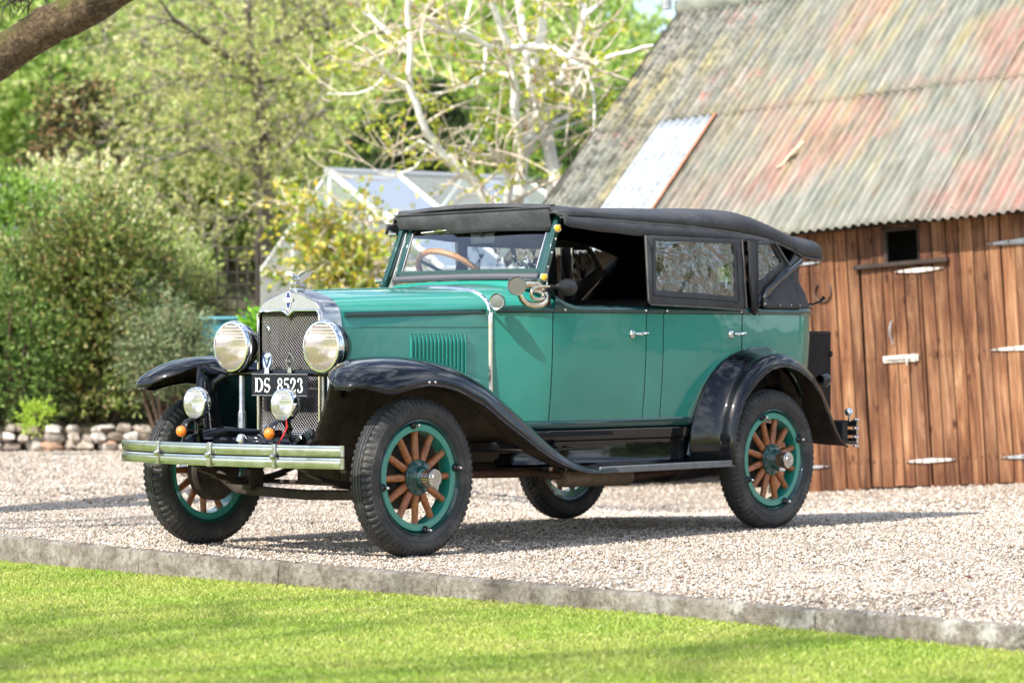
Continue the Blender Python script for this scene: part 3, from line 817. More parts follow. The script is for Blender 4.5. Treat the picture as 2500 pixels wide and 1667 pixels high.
# ---------------------------------------------------------------- wheels
def make_wheel():
    w_ = empty('wheel', parent=car); N = 210
    half = [(.262, .040), (.270, .050), (.286, .0585), (.305, .0625), (.322, .0620), (.334, .0600), (.3365, .0600), (.348, .0555), (.3595, .0485), (.3655, .041), (.3672, .033), (.3675, .0285), (.3635, .0270), (.3635, .0240), (.3690, .0225), (.3695, .0135), (.3655, .0120), (.3655, .0090), (.3700, .0075)]
    prof = half + [(r, -h) for r, h in reversed(half)] + [(.262, -.04)]
    def mod(j, q, r, h):
        if r > .3365 and abs(h) > .029 and r < .3676:
            if j % 3 == 0: return (r - .0075 if r > .345 else r - .001, h - (.0045 if h > 0 else -.0045))
        if abs(h) < .0286 and r > .36: h += .0026 * math.sin(j * 2 * math.pi / 3.5)
        return (r, h)
    mb = MB().lathe(prof, N, mod=mod)
    mb.lathe([(.296, .0615), (.298, .0635), (.300, .0620)], 96).lathe([(.329, .0610), (.331, .0625), (.333, .0600)], 96)
    # raised block lettering read as short ribs on the upper sidewall
    for k in range(9):
        a = R(-8) + k * R(5.2)
        for q_ in (0, .55):
            if q_ and k % 2: continue
            aa = a + R(2.2) * q_; 
            p0 = V((math.sin(aa) * .306, .0628, math.cos(aa) * .306)); p1 = V((math.sin(aa) * .324, .0628, math.cos(aa) * .324)); mb.tube([p0, p1], .0013, 4)
    obj('tyre', mb, m_tyre, w_, smooth=28)
    obj('rim_edge', MB().lathe([(.268, .040), (.266, .051), (.262, .053), (.258, .046), (.252, .034), (.247, .030), (.246, -.040), (.262, -.044), (.268, -.040)], 96), m_dkgreen, w_)
    obj('felloe', MB().lathe([(.247, .030), (.247, .0385), (.244, .041), (.2175, .041), (.2145, .038), (.2145, -.030), (.247, -.034)], 96), m_teal, w_)
    for k in range(12):
        a = R(30 * k); dx, dz = math.sin(a), math.cos(a)
        pts = [(dx * r, .018 - .006 * (r / .2), dz * r) for r in (.060, .085, .12, .16, .195, .2135, .217)]
        obj('spoke', MB().tube(pts, [.0175, .0185, .0180, .0168, .0158, .0165, .019], 12, flat=(1, 1.0)), m_spoke, w_)
    mb = MB().lathe([(0, .03), (.083, .030), (.083, .040), (.079, .044), (.060, .046), (.052, .052), (.046, .066), (.042, .078), (.038, .082), (0, .083)], 40).lathe([(0, -.045), (.083, -.045), (.083, -.01), (0, -.01)], 32)
    for k in range(8):
        a = R(22.5 + 45 * k); mb.lathe([(.007, 0), (.007, .005), (.004, .008), (0, .009)], 10, (math.sin(a) * .070, .044, math.cos(a) * .070))
    obj('hub', mb, m_dkgreen, w_)
    cp = obj('hub_cap', MB().lathe([(.036, .078), (.036, .096), (.040, .098), (.040, .134), (.043, .137), (.043, .143), (.040, .146), (.036, .1455), (.034, .147), (.0, .148)], 36).lathe([(.019, .147), (.020, .1495), (.023, .1495), (.024, .147)], 28).box((0, .149, 0), (.005, .002, .024)).box((0.005, .149, .008), (.012, .002, .004)).box((0.005, .149, -.008), (.012, .002, .004)), m_nickel, w_)
    for k in range(4):
        a = R(9 + 90 * k); x, z = math.sin(a) * .246, math.cos(a) * .246
        obj('rim_lug', MB().lathe([(0, .034), (.020, .036), (.020, .044), (.016, .054), (.009, .060), (.008, .064)], 16, (x, 0, z)).lathe([(.008, .062), (.008, .078), (.005, .082), (0, .083)], 8, (x, 0, z), mi=1), [m_black, m_chrome], w_)
    obj('valve', MB().tube([(.115, -.01, .175), (.108, .008, .158)], .005, 8), m_chrome, w_)
    obj('brake_drum', MB().lathe([(0, -.030), (.135, -.032), (.150, -.040), (.152, -.085), (.140, -.095), (0, -.10)], 40), m_chassis, w_)
    return w_
wh = make_wheel()
places = [(WX, TY, 0, 0), (-WX, TY, 0, 40), (WX, -TY, 180, 17), (-WX, -TY, 180, 52)]
for i, (x, y, rz, spin) in enumerate(places):
    q = wh if i == 0 else copy_tree(wh, car)
    q.location = (x, y, RW - .004); q.rotation_euler = (0, R(spin if i in (1, 3) else 0) * 0 + R((0, 15, 0, 8)[i]), R(rz))

# ---------------------------------------------------------------- lamps
def lamp(name, c, r, lens, depth, mount, label=None):
    L_ = empty(name, parent=car); a = (1, 0, 0)
    obj('lamp_bucket', MB().lathe([(r * .93, -.012), (r * .95, -.03), (r * .88, -depth * .45), (r * .60, -depth * .82), (r * .25, -depth), (0, -depth * 1.02)], 40, c, a), m_black, L_)
    obj('lamp_rim', MB().lathe([(r * .955, -.030), (r * 1.0, -.024), (r * 1.015, -.012), (r * .995, 0), (r * .95, .009), (r * .89, .010), (r * .865, .004), (r * .86, -.004)], 56, c, a), m_chrome, L_)
    obj('reflector', MB().lathe([(r * .88, -.002), (r * .82, -.025), (r * .62, -depth * .50), (r * .35, -depth * .70), (r * .10, -depth * .78), (0, -depth * .79)], 48, c, a), m_reflector, L_)
    pr = [(r * .875, .004), (r * .70, .010), (r * .45, .015), (r * .2, .018), (0, .019)]
    ln = obj('lens', MB().lathe(pr, 48, c, a), lens, L_)
    mb = MB()
    for k in range(5):    # moulded prism bars across the top of the lens
        zz = r * (.28 + k * .125); hw = math.sqrt(max(0, (r * .86) ** 2 - zz ** 2)) * .97
        mb.tube([(c[0] + .013 - .006 * abs(t) - .004 * k / 5, c[1] + hw * t, c[2] + zz) for t in (-1, -.5, 0, .5, 1)], .0022 * r / .12, 4)
    obj('lens_bars', mb, simple('lens_ridge', (0.75, .72, .66), .2), L_)
    mb = MB()
    for m_ in mount: mb.tube(m_[0], m_[1], 10)
    obj('lamp_mount', mb, m_black, L_)
    return L_
for s in (1, -1):
    lamp('headlamp', (1.548, s * .309, .969), .125, m_lens, .15, [([(1.49, s * .309, .855), (1.50, s * .309, .838)], [.022, .03]), ([(1.45, s * .309, .92), (1.42, s * .34, .86), (1.40, s * .40, .80)], .010)])
    lamp('fog_lamp', (1.790, s * .300, .703), .077, m_lensw, .085, [([(1.76, s * .300, .632), (1.755, s * .300, .605), (1.74, s * .300, .585)], [.012, .010, .010])])
    i_ = obj('indicator', MB().lathe([(.022, -.012), (.027, -.004), (.0275, .002), (.024, .014), (.014, .022), (0, .025)], 24, (1.878, s * .300, .572), (1, 0, 0)), m_amber, car)
    obj('indicator_body', MB().lathe([(.023, -.002), (.023, -.018), (.017, -.022), (.017, -.06), (0, -.06)], 20, (1.872, s * .300, .572), (1, 0, 0)), m_black, i_)
    mb = MB()
    P = [V((1.812 - .055 * math.cos(a) * 1.0, s * .300, .575 + .055 * math.sin(a))) for a in [math.pi * k / 10 - .2 for k in range(12)]]
    mb.tube(P, .014, 8, flat=(.5, 1.6)); mb.tube([(1.76, s * .30, .58), (1.74, s * .33, .50)], .014, 8); mb.tube([(1.86, s * .30, .55), (1.86, s * .31, .505)], .008, 8)
    obj('indicator_bracket', mb, m_black, i_)
    # bar post
    obj('lamp_post', MB().lathe([(.010, .30), (.0145, .298), (.015, .12), (.018, .115), (.021, .105), (.0235, .0), (0, 0)], 20, (1.49, s * .302, .545), (0, 0, 1)), m_nickel, car)
lb = MB().tube([(1.50, y, .845 - .0 * abs(y)) for y in (-.33, -.2, 0, .2, .33)], .0125, 10, flat=(1.2, .8))
for s in (1, -1): lb.tube([(1.50, s * .30, .845), (1.52, s * .38, .835), (1.545, s * .43, .80), (1.55, s * .455, .735)], [.016, .020, .022, .016], 10, flat=(1, .7)); lb.tube([(1.52, s * .36, .842), (1.545, s * .46, .868)], [.016, .010], 8)
obj('lamp_bar', lb, m_black, car)

# ---------------------------------------------------------------- number plate with serif characters
pl_ = obj('number_plate', MB().box((1.525, 0.0, .7885), (.006, .385, .107)), m_plate, car, bevel=.008)
mb = MB()
mb.tube([(1.529, -.189, .738), (1.529, -.189, .839), (1.529, .189, .839), (1.529, .189, .738)], .0014, 4, closed=True)
obj('plate_edge', mb, simple('plate_edge_grey', (.35, .36, .37), .4), pl_)
def stroke(mb, pts, ws_, y0, sc, x=1.5290):
    # pts in a 0..1 wide, 0..1 high glyph box; ws_ = stroke widths
    P = [V((p[0], p[1])) for p in pts]; n = len(P); L_, R_ = [], []
    for i in range(n):
        t = (P[min(n - 1, i + 1)] - P[max(0, i - 1)]).normalized(); nn = V((-t.y, t.x)); ww = (ws_[i] if hasattr(ws_, '__len__') else ws_) / 2
        L_.append(P[i] + nn * ww); R_.append(P[i] - nn * ww)
    vs = [(x, y0 + p.x * sc, .7535 + p.y * .068) for p in L_ + R_]
    mb.add(vs, [(i, i + 1, n + i + 1, n + i) for i in range(n - 1)])
def arcp(cx, cy, rx, ry, a0, a1, n=14): return [(cx + rx * math.cos(R(a0 + (a1 - a0) * i / (n - 1))), cy + ry * math.sin(R(a0 + (a1 - a0) * i / (n - 1)))) for i in range(n)]
def wv(lo, hi, a0, a1, n=14): return [lo + (hi - lo) * abs(math.cos(R(a0 + (a1 - a0) * i / (n - 1)))) for i in range(n)]
SC = .068
def gD(mb, y):
    stroke(mb, [(.14, 0), (.14, 1)], .20, y, SC); stroke(mb, [(-.04, .025), (.40, .025)], .05, y, SC); stroke(mb, [(-.04, .975), (.40, .975)], .05, y, SC)
    stroke(mb, arcp(.34, .5, .37, .465, -90, 90), wv(.06, .20, -90, 90), y, SC)
def gS(mb, y):
    stroke(mb, arcp(.30, .74, .215, .225, 20, 200) + arcp(.30, .70, .24, .22, 200, 250, 4) + [(.33, .47)] + arcp(.30, .27, .24, .235, 55, 0, 5) + arcp(.30, .27, .225, .235, -10, -165, 12),
           [.05] + wv(.06, .13, 30, 200, 13) + [.18] * 4 + [.21] + [.19] * 5 + wv(.15, .06, 0, 165, 12), y, SC)
    stroke(mb, [(.50, .72), (.52, .98)], [.02, .09], y, SC); stroke(mb, [(.08, .28), (.06, .02)], [.02, .09], y, SC)
def g8(mb, y):
    stroke(mb, arcp(.28, .75, .17, .22, 0, 360, 22), wv(.06, .13, 0, 360, 22), y, SC); stroke(mb, arcp(.28, .26, .21, .235, 0, 360, 22), wv(.06, .15, 0, 360, 22), y, SC)
def g5(mb, y):
    stroke(mb, [(.12, .92), (.50, .94)], .13, y, SC); stroke(mb, [(.11, .95), (.09, .50)], .06, y, SC)
    stroke(mb, [(.08, .50)] + arcp(.24, .31, .24, .28, 110, -130, 16), [.05] + wv(.08, .18, 110, -130, 16), y, SC); stroke(mb, arcp(.10, .14, .05, .05, 0, 360, 10), .09, y, SC)
def g2(mb, y):
    stroke(mb, arcp(.27, .73, .20, .23, 165, -20, 12) + [(.34, .42), (.16, .20), (.06, .07)], wv(.09, .16, 165, -20, 12) + [.12, .09, .07], y, SC)
    stroke(mb, [(.03, .07), (.49, .07)], .14, y, SC); stroke(mb, [(.48, .05), (.52, .25)], [.10, .04], y, SC); stroke(mb, arcp(.10, .70, .045, .05, 0, 360, 10), .08, y, SC)
def g3(mb, y):
    stroke(mb, arcp(.25, .75, .18, .22, 160, -80, 14), wv(.06, .15, 160, -80, 14), y, SC); stroke(mb, arcp(.25, .27, .22, .25, 80, -150, 14), wv(.06, .17, 80, -150, 14), y, SC)
    stroke(mb, arcp(.10, .78, .04, .04, 0, 360, 10), .08, y, SC); stroke(mb, arcp(.08, .16, .04, .04, 0, 360, 10), .08, y, SC)
for g_, y in ((gD, -.178), (gS, -.116), (g8, -.026), (g5, .018), (g2, .062), (g3, .110)):
    mb = MB(); g_(mb, y + .012); obj('plate_character', mb, m_white, pl_, smooth=0, merge=False)

# radiator badges on the lamp bar
def text_part(txt, size, mat, parent, loc, rot, name):
    cu = bpy.data.curves.new(name, 'FONT'); cu.body = txt; cu.size = size; cu.extrude = .0008; cu.align_x = 'CENTER'; cu.align_y = 'CENTER'
    t = bpy.data.objects.new('t', cu); COL.objects.link(t); dg = bpy.context.evaluated_depsgraph_get(); me = bpy.data.meshes.new_from_object(t.evaluated_get(dg))
    bpy.data.objects.remove(t); me.materials.clear(); me.materials.append(mat); o = bpy.data.objects.new(name, me); COL.objects.link(o); o.parent = parent; o.location = loc; o.rotation_euler = rot; return o
n = 28
b1 = obj('round_badge', MB().prism([(1.515, -.093 + .034 * math.cos(2 * math.pi * i / n), .903 + .040 * math.sin(2 * math.pi * i / n)) for i in range(n)], (.005, 0, 0)).prism([(1.52, -.108, .842), (1.52, -.078, .842), (1.52, -.080, .872), (1.52, -.106, .872)], (.003, 0, 0)), simple('badge_silver', (.60, .66, .78), .3, .6), car)
mb = MB().tube([(1.522, -.113, .922), (1.522, -.094, .872), (1.522, -.074, .922)], .0042, 6)
mb.tube([(1.521, -.093 + .031 * math.cos(2 * math.pi * i / n), .903 + .037 * math.sin(2 * math.pi * i / n)) for i in range(n)], .0022, 5, closed=True)
obj('badge_device', mb, simple('badge_blue', (.02, .05, .16), .3), b1)
obj('badge_boss', MB().sphere((1.520, -.093, .918), (.004, .010, .010)), m_chrome, b1)
b2 = obj('diamond_badge', MB().prism([(1.515, .060, .945), (1.515, .030, .902), (1.515, .060, .860), (1.515, .090, .902)], (.004, 0, 0)).prism([(1.517, .046, .845), (1.517, .074, .845), (1.517, .070, .870), (1.517, .050, .870)], (.003, 0, 0)), m_nickel, car)
obj('badge_field', MB().prism([(1.520, .060, .938), (1.520, .035, .902), (1.520, .060, .867), (1.520, .085, .902)], (.001, 0, 0)), m_blackmat, b2)
text_part('RAC', .020, m_nickel, b2, (1.5225, .060, .902), (R(90), 0, R(90)), 'badge_letters')

# ---------------------------------------------------------------- bumpers
def bumper_x(y): return 1.857 + .112 * (1 - (y / .743) ** 2)
fb = empty('front_bumper', parent=car)
for zc in (.5000, .4445):
    prof = [(-.004, -.0245), (.003, -.024), (.004, -.017), (-.003, -.0155), (-.003, -.0130), (.0055, -.0115), (.0065, .0), (.0055, .0115), (-.003, .0130), (-.003, .0155), (.004, .017), (.003, .024), (-.004, .0245)]
    G = []
    for y in frange(-.743, .743, 40):
        G.append([(bumper_x(y) + o, y, zc + h) for o, h in prof])
    mb = MB().grid(G); mb.add(G[0], [tuple(range(13))]); mb.add(G[-1], [tuple(range(13))[::-1]])
    for s in (1, -1):
        mb.tube([(1.852, s * .745, zc - .024), (1.852, s * .745, zc + .026)], .010, 10)
    obj('bumper_bar', mb, m_bumper, fb, smooth=25)
for y in (-.39, 0.0, .40):
    x = bumper_x(y); mb = MB().box((x + .004, y, .4725), (.020, .020 if y else .030, .112)).lathe([(.014, 0), (.014, .010), (.009, .016), (0, .018)], 16, (x + .012, y, .472), (1, 0, 0))
    obj('bumper_clamp', mb, m_nickel, fb, bevel=.004)
mb = MB().tube([(bumper_x(y) - .012, y, .472) for y in frange(-.72, .72, 16)], .006, 6)
for s in (1, -1): mb.tube([(1.90, s * .40, .472), (1.80, s * .37, .475), (1.70, s * .36, .47)], [.018, .018, .02], 8, flat=(.5, 1.3))
obj('bumper_arm', mb, m_blackmat, fb)
rbm = empty('rear_bumper', parent=car)
for s in (1, -1):
    mb = MB()
    for zc in (.535, .487, .440): mb.tube([(-2.20 - .03 * (1 - (y / .70) ** 2), s * y, zc) for y in frange(.30, .705, 8)], .019, 10, flat=(1.0, .45))
    for z in (.560, .512, .463, .414): mb.lathe([(0, -.006), (.016, -.005), (.018, 0), (.016, .005), (0, .006)], 14, (-2.185, s * .705, z), (0, 0, 1))
    obj('bumper_bar', mb, m_chrome, rbm)
    obj('bumper_arm', MB().box((-2.07, s * .58, .525), (.20, .03, .04)).box((-2.07, s * .585, .470), (.20, .03, .05)).box((-2.12, s * .62, .49), (.05, .12, .12)), m_blackmat, rbm, bevel=.004)
    obj('bumper_finial', MB().sphere((-2.125, s * .70, .602), (.026, .026, .022), 18, 12).tube([(-2.125, s * .70, .585), (-2.13, s * .70, .55)], .007, 8), m_chrome, rbm)

# ---------------------------------------------------------------- trunk, tail lamp
t_ = obj('trunk', MB().box((-2.262, 0, .82), (.235, .80, .455)), m_trunk, car, bevel=.006)
obj('trunk_latch', MB().sphere((-2.375, .403, .92), (.014, .008, .018)).box((-2.262, .401, 1.035), (.22, .006, .012)), m_blackmat, t_)
tl = obj('tail_lamp', MB().lathe([(.030, -.05), (.036, -.02), (.038, .0), (.034, .012), (0, .018)][::-1], 20, (-2.12, .545, .776), (-1, 0, 0)), m_black, car)
obj('lamp_stem', MB().tube([(-2.08, .545, .76), (-2.05, .55, .68), (-1.98, .58, .60)], .010, 8), m_blackmat, tl)

# ---------------------------------------------------------------- horn and driving mirror lamp
hn = empty('bulb_horn', parent=car); ax_ = V((1, .55, -.05)).normalized(); hb_ = V((.515, .605, 1.262))
obj('horn_bell', MB().lathe([(.044, .000), (.0465, .003), (.048, .001), (.0465, -.002), (.041, -.010), (.034, -.028), (.028, -.055), (.024, -.085)], 32, hb_, ax_), m_nickel, hn)
obj('horn_mouth', MB().lathe([(.0445, .0), (.0, .001)], 32, hb_ - ax_ * .002, ax_), simple('horn_gauze', (.11, .11, .09), .6, 0, bump=.002, bscale=400), hn)
def loop(cx, cz, hx, r, y, a0, a1, n=22):
    P = []
    for i in range(n):
        a = R(a0 + (a1 - a0) * i / (n - 1)); P.append(V((cx + (hx if math.cos(a) > 0 else -hx) * min(1, abs(math.cos(a)) * 3) + r * math.cos(a), y + .012 * math.sin(a / 2), cz + r * math.sin(a))))
    return P
P = [hb_ - ax_ * .05, V((.42, .575, 1.272)), V((.36, .570, 1.272)), V((.315, .572, 1.262)), V((.287, .578, 1.240)), V((.283, .585, 1.212)), V((.300, .592, 1.184)), V((.335, .597, 1.170)), V((.39, .600, 1.168)), V((.44, .600, 1.176)), V((.470, .598, 1.198)), V((.480, .590, 1.225))]
obj('horn_tube', MB().tube(P, [.026, .024, .0225, .022, .0215, .021, .0205, .019, .018, .0165, .015, .013], 16), m_brass, hn, smooth=80)
P = [V((.290, .622, 1.262)), V((.36, .624, 1.261)), V((.40, .624, 1.258)), V((.424, .624, 1.245)), V((.432, .624, 1.228)), V((.428, .624, 1.212)), V((.412, .624, 1.200)), V((.385, .624, 1.198)), V((.345, .622, 1.200)), V((.325, .616, 1.210)), V((.322, .606, 1.222)), V((.335, .60, 1.236)), V((.37, .59, 1.24))]
obj('horn_coil', MB().tube(P, [.0078] * 3 + [.009] * 5 + [.0105] * 5, 12), m_brass, hn, smooth=80)
obj('horn_stem', MB().lathe([(.011, 0), (.011, .008), (.008, .010), (.008, .05), (.013, .055), (.016, .062), (.013, .068)], 16, (.292, .622, 1.262), (-1, 0, -.02)), m_blackmat, hn)
obj('horn_bulb', MB().lathe([(.012, .055), (.018, .070), (.034, .098), (.042, .122), (.0435, .145), (.038, .168), (.024, .183), (0, .188)], 28, (.292, .622, 1.262), (-1, 0, -.02)), m_blackrubber, hn)
obj('horn_bracket', MB().tube([(.30, .59, 1.25), (.26, .58, 1.22), (.24, .565, 1.17)], [.014, .018, .016], 8), m_blackmat, hn)
for s in (1, -1):
    cm = empty('cowl_lamp', parent=car); o_ = (.512, s * .475, 1.187)
    obj('lamp_shell', MB().lathe([(.0, -.050), (.022, -.045), (.036, -.020), (.0385, .0), (.041, .004), (.0385, .010), (.034, .008)], 28, o_, (1, s * .35, 0)), m_nickel, cm)
    obj('lamp_face', MB().lathe([(.036, .007), (.02, .010), (0, .011)], 24, o_, (1, s * .35, 0)), simple('frosted_glass', (.13, .14, .12), .4, 0, coat=.4, bump=.001, bscale=300), cm)
    obj('lamp_arm', MB().tube([(.482, s * .40, 1.140), (.495, s * .43, 1.142), (.51, s * .465, 1.144), (.512, s * .475, 1.150)], .007, 8), m_chrome, cm)

# ---------------------------------------------------------------- chassis and mechanicals
ch = empty('chassis', parent=car)
mb = MB()
for s in (1, -1):
    mb.tube([(1.80, s * .365, .475), (1.70, s * .365, .500), (1.45, s * .365, .500), (1.0, s * .365, .455), (-1.0, s * .40, .455), (-1.35, s * .40, .54), (-2.05, s * .40, .46)], [.03, .04, .05, .055, .055, .05, .035], 8, flat=(1.0, .5))
for x in (1.45, .4, -.5, -1.2, -1.95): mb.box((x, 0, .46), (.06, .74, .06))
mb.box((.80, 0, .40), (.9, .34, .16)); mb.box((-.4, 0, .455), (2.1, 1.10, .012))
obj('frame_rails', mb, m_chassis, ch, bevel=.01)
# front apron with its curved frame-horn covers
G = []
for y in frange(-.40, .40, 24):
    h = .012 * math.cos(y / .40 * math.pi) 
    G.append([(1.475, y, .545), (1.56, y, .548 + h), (1.66, y, .538 + h), (1.76, y, .512 + h * .5), (1.80, y, .485), (1.80, y, .44)])
ap = obj('front_apron', MB().grid(G), m_black, ch, smooth=50)
mb = MB()
for s in (1, -1): mb.tube([(1.47, s * .20, .560), (1.62, s * .30, .560), (1.74, s * .365, .525), (1.82, s * .375, .485)], [.012, .03, .036, .03], 10, flat=(1, .6))
mb.tube([(1.70, y, .530) for y in (-.36, 0, .36)], .016, 8)
obj('frame_horn', mb, m_black, ch)
obj('crank_cover', MB().lathe([(.024, -.02), (.024, 0), (.019, .008), (.008, .012), (0, .012)], 20, (1.80, 0.02, .542), (1, 0, .3)), m_chrome, ch)
def leaf(mb, x0, x1, y, z0, zm, n=14):
    for k in range(4):
        f = 1 - k * .22; P = []
        for t in frange(-1, 1, n): P.append((((x0 + x1) / 2) + (x1 - x0) / 2 * t * f, y, zm + (z0 - zm) * (t * f) ** 2 - k * .010))
        mb.tube(P, .024, 6, flat=(.22, 1))
mb = MB()
for s in (1, -1):
    for q_ in ((1.80, .96, s * .365, .43, .335), (-.72, -2.02, s * .47, .44, .36)):
        mb = MB(); leaf(mb, *q_); obj('leaf_spring', mb, m_chassis, ch, merge=False)
mb = MB()
for s in (1, -1): mb.box((1.80, s * .365, .447), (.035, .06, .06)); mb.box((WX, s * .365, .325), (.09, .06, .10))
mb.tube([(WX, -.66, .355), (WX, -.58, .33), (WX, -.48, .275), (WX, 0, .262), (WX, .48, .275), (WX, .58, .33), (WX, .66, .355)], .026, 8, flat=(1, .6))
mb.tube([(WX - .16, -.60, .31), (WX - .16, .60, .31)], .012, 8)
obj('front_axle', mb, m_chassis, ch, bevel=.004)
mb = MB().tube([(-WX, -.66, RW), (-WX, .66, RW)], .035, 10).sphere((-WX, 0, .355), (.15, .14, .135), 20, 12)
obj('rear_axle', mb, m_chassis, ch)
obj('exhaust_pipe', MB().tube([(1.0, .28, .40), (.85, .26, .345), (.43, .25, .336), (.0, .25, .325), (-.2, .25, .305)], .021, 12).tube([(-.78, .25, .28), (-1.2, .27, .30), (-1.4, .30, .42), (-1.95, .32, .36)], .018, 10), m_rust, ch)
obj('silencer', MB().lathe([(0, 0), (.030, .0), (.045, .010), (.0475, .03), (.0475, .53), (.044, .545), (.03, .555), (0, .555)], 24, (-.215, .25, .293), (-1, 0, -.02)), m_muffler, ch, smooth=50)
mb = MB()
for x in (.03, .0, -.03, -.06, -.10): mb.lathe([(.022, -.008), (.027, 0), (.022, .008)], 14, (x, .25, .322), (1, 0, 0))
obj('pipe_clamp', mb, m_chassis, ch)
obj('sump', MB().box((1.0, 0, .38), (.55, .26, .14)).tube([(.6, 0, .36), (-1.3, 0, .37)], .03, 10), m_chassis, ch, bevel=.03)
obj('brake_hose', MB().tube([(1.845, .315, .52), (1.82, .33, .56), (1.80, .335, .60), (1.79, .32, .63)], .004, 6), m_red, ch)
# ================================================================== GROUND
CAMP = np.array([11.123, 10.0526, 0.9786]); DD = np.array([-0.74565, -0.66634, 0.0]); RR = np.array([-0.66634, 0.74565, 0.0])
def at(px, py, dist):      # a world point from picture coordinates (2352 wide) and a distance: where the thing stands
    v = np.array([_d.x, _d.y, _d.z]) + (px * 1.0629 - 1250) / 7141.16 * np.array([_r.x, _r.y, _r.z]) - (py * 1.0629 - 833.5) / 7141.16 * np.array([_u.x, _u.y, _u.z])
    return V(CAMP + dist * v)
def sstep(t): t = np.clip(t, 0, 1); return t * t * (3 - 2 * t)
def gh(x, y):
    D = (x - CAMP[0]) * DD[0] + (y - CAMP[1]) * DD[1]; L = (x - CAMP[0]) * RR[0] + (y - CAMP[1]) * RR[1]
    s = (L - 2.4) / 0.82
    base = -0.178 + 0.064 * np.clip(s, -1, 5)
    far = sstep((D - 15.5) / 6.5) * sstep((L + 1.2) / 2.4) * base
    bank = sstep((D - 27.5) / 14) * 1.1 * sstep((1.0 - L) / 3)
    return far + bank
KY = [-30, -12, -6, -2, -.49, .27, 1.0, 1.8, 2.6, 3.1, 3.7, 4.66, 8, 14, 30]
KX = [-4.5, -.4, .80, 1.60, 1.845, 1.915, 1.985, 2.065, 2.15, 2.225, 2.30, 2.40, 2.85, 3.9, 6]
def kx(y): return np.interp(y, KY, KX)
def lawnz(y): return np.interp(y, [-6, -2, 0, 2, 3, 5, 9], [-.12, -.108, -.088, -.066, -.054, -.062, -.08])

def gravel_mat():
    M = Mat('gravel').set(rough=0.85, spec=0.3); c = M.coord()
    v = M.n('ShaderNodeTexVoronoi'); v.inputs['Scale'].default_value = 85; M.l(c, 0, v, 'Vector')
    sep = M.n('ShaderNodeSeparateColor'); M.l(v, 'Color', sep, 0)
    r = M.ramp(sep, 0, [(0.0, (.09, .075, .055)), (.18, (.28, .22, .17)), (.4, (.46, .385, .32)), (.6, (.54, .475, .405)), (.8, (.58, .46, .38)), (1.0, (.70, .66, .60))])
    n = M.noise(c, 1.1, 5, .6); rn = M.ramp(n, 'Fac', [(.35, (.72, .69, .63)), (.65, (1.0, 1.0, 1.0))])
    d = M.noise(c, 4, 5, .75); rd = M.ramp(d, 'Fac', [(.66, (1, 1, 1)), (.74, (.62, .60, .42))])
    wr = M.noise(M.coord(scale=(.25, 2.2, 1)), 1.3, 3); wrr = M.ramp(wr, 'Fac', [(.40, (.80, .78, .74)), (.58, (1.04, 1.03, 1.02))]); m0 = M.mix(None, 1, (r, 0), (wrr, 0), 'MULTIPLY'); m1 = M.mix(None, 1, (m0, 2), (rn, 0), 'MULTIPLY'); m2 = M.mix(None, 1, (m1, 2), (rd, 0), 'MULTIPLY'); M.l(m2, 2, M.p, 'Base Color')
    M.nrm(M.bump(v, 'Distance', .012, 1.0)); return M.m
m_gravel = gravel_mat()
us = np.concatenate([np.arange(0, 3, .12), np.arange(3, 14, .3), np.arange(14, 60, 2.5)]); ys = np.concatenate([np.arange(-45, -16, 2.5), np.arange(-16, 8, .3), np.arange(8, 40, 2.5)])
Gx = kx(ys)[None, :] - us[:, None] + .015; Gy = np.repeat(ys[None, :], len(us), 0)
_rs = np.random.RandomState(2)
Gz = gh(Gx, Gy) + .006 * np.sin(Gx * 5.1 + Gy * 2.3) * np.sin(Gy * 4.4 - Gx) * (us[:, None] > .3)
vv = np.stack([Gx, Gy, Gz], -1).reshape(-1, 3); nu, ny_ = Gx.shape
idx = np.arange(nu * ny_).reshape(nu, ny_); q = np.stack([idx[:-1, :-1], idx[1:, :-1], idx[1:, 1:], idx[:-1, 1:]], -1).reshape(-1, 4)
tag(npmesh('gravel_drive', vv, q, m_gravel, smooth=True), 'pale pinkish gravel drive under and around the car', 'ground', kind='structure')

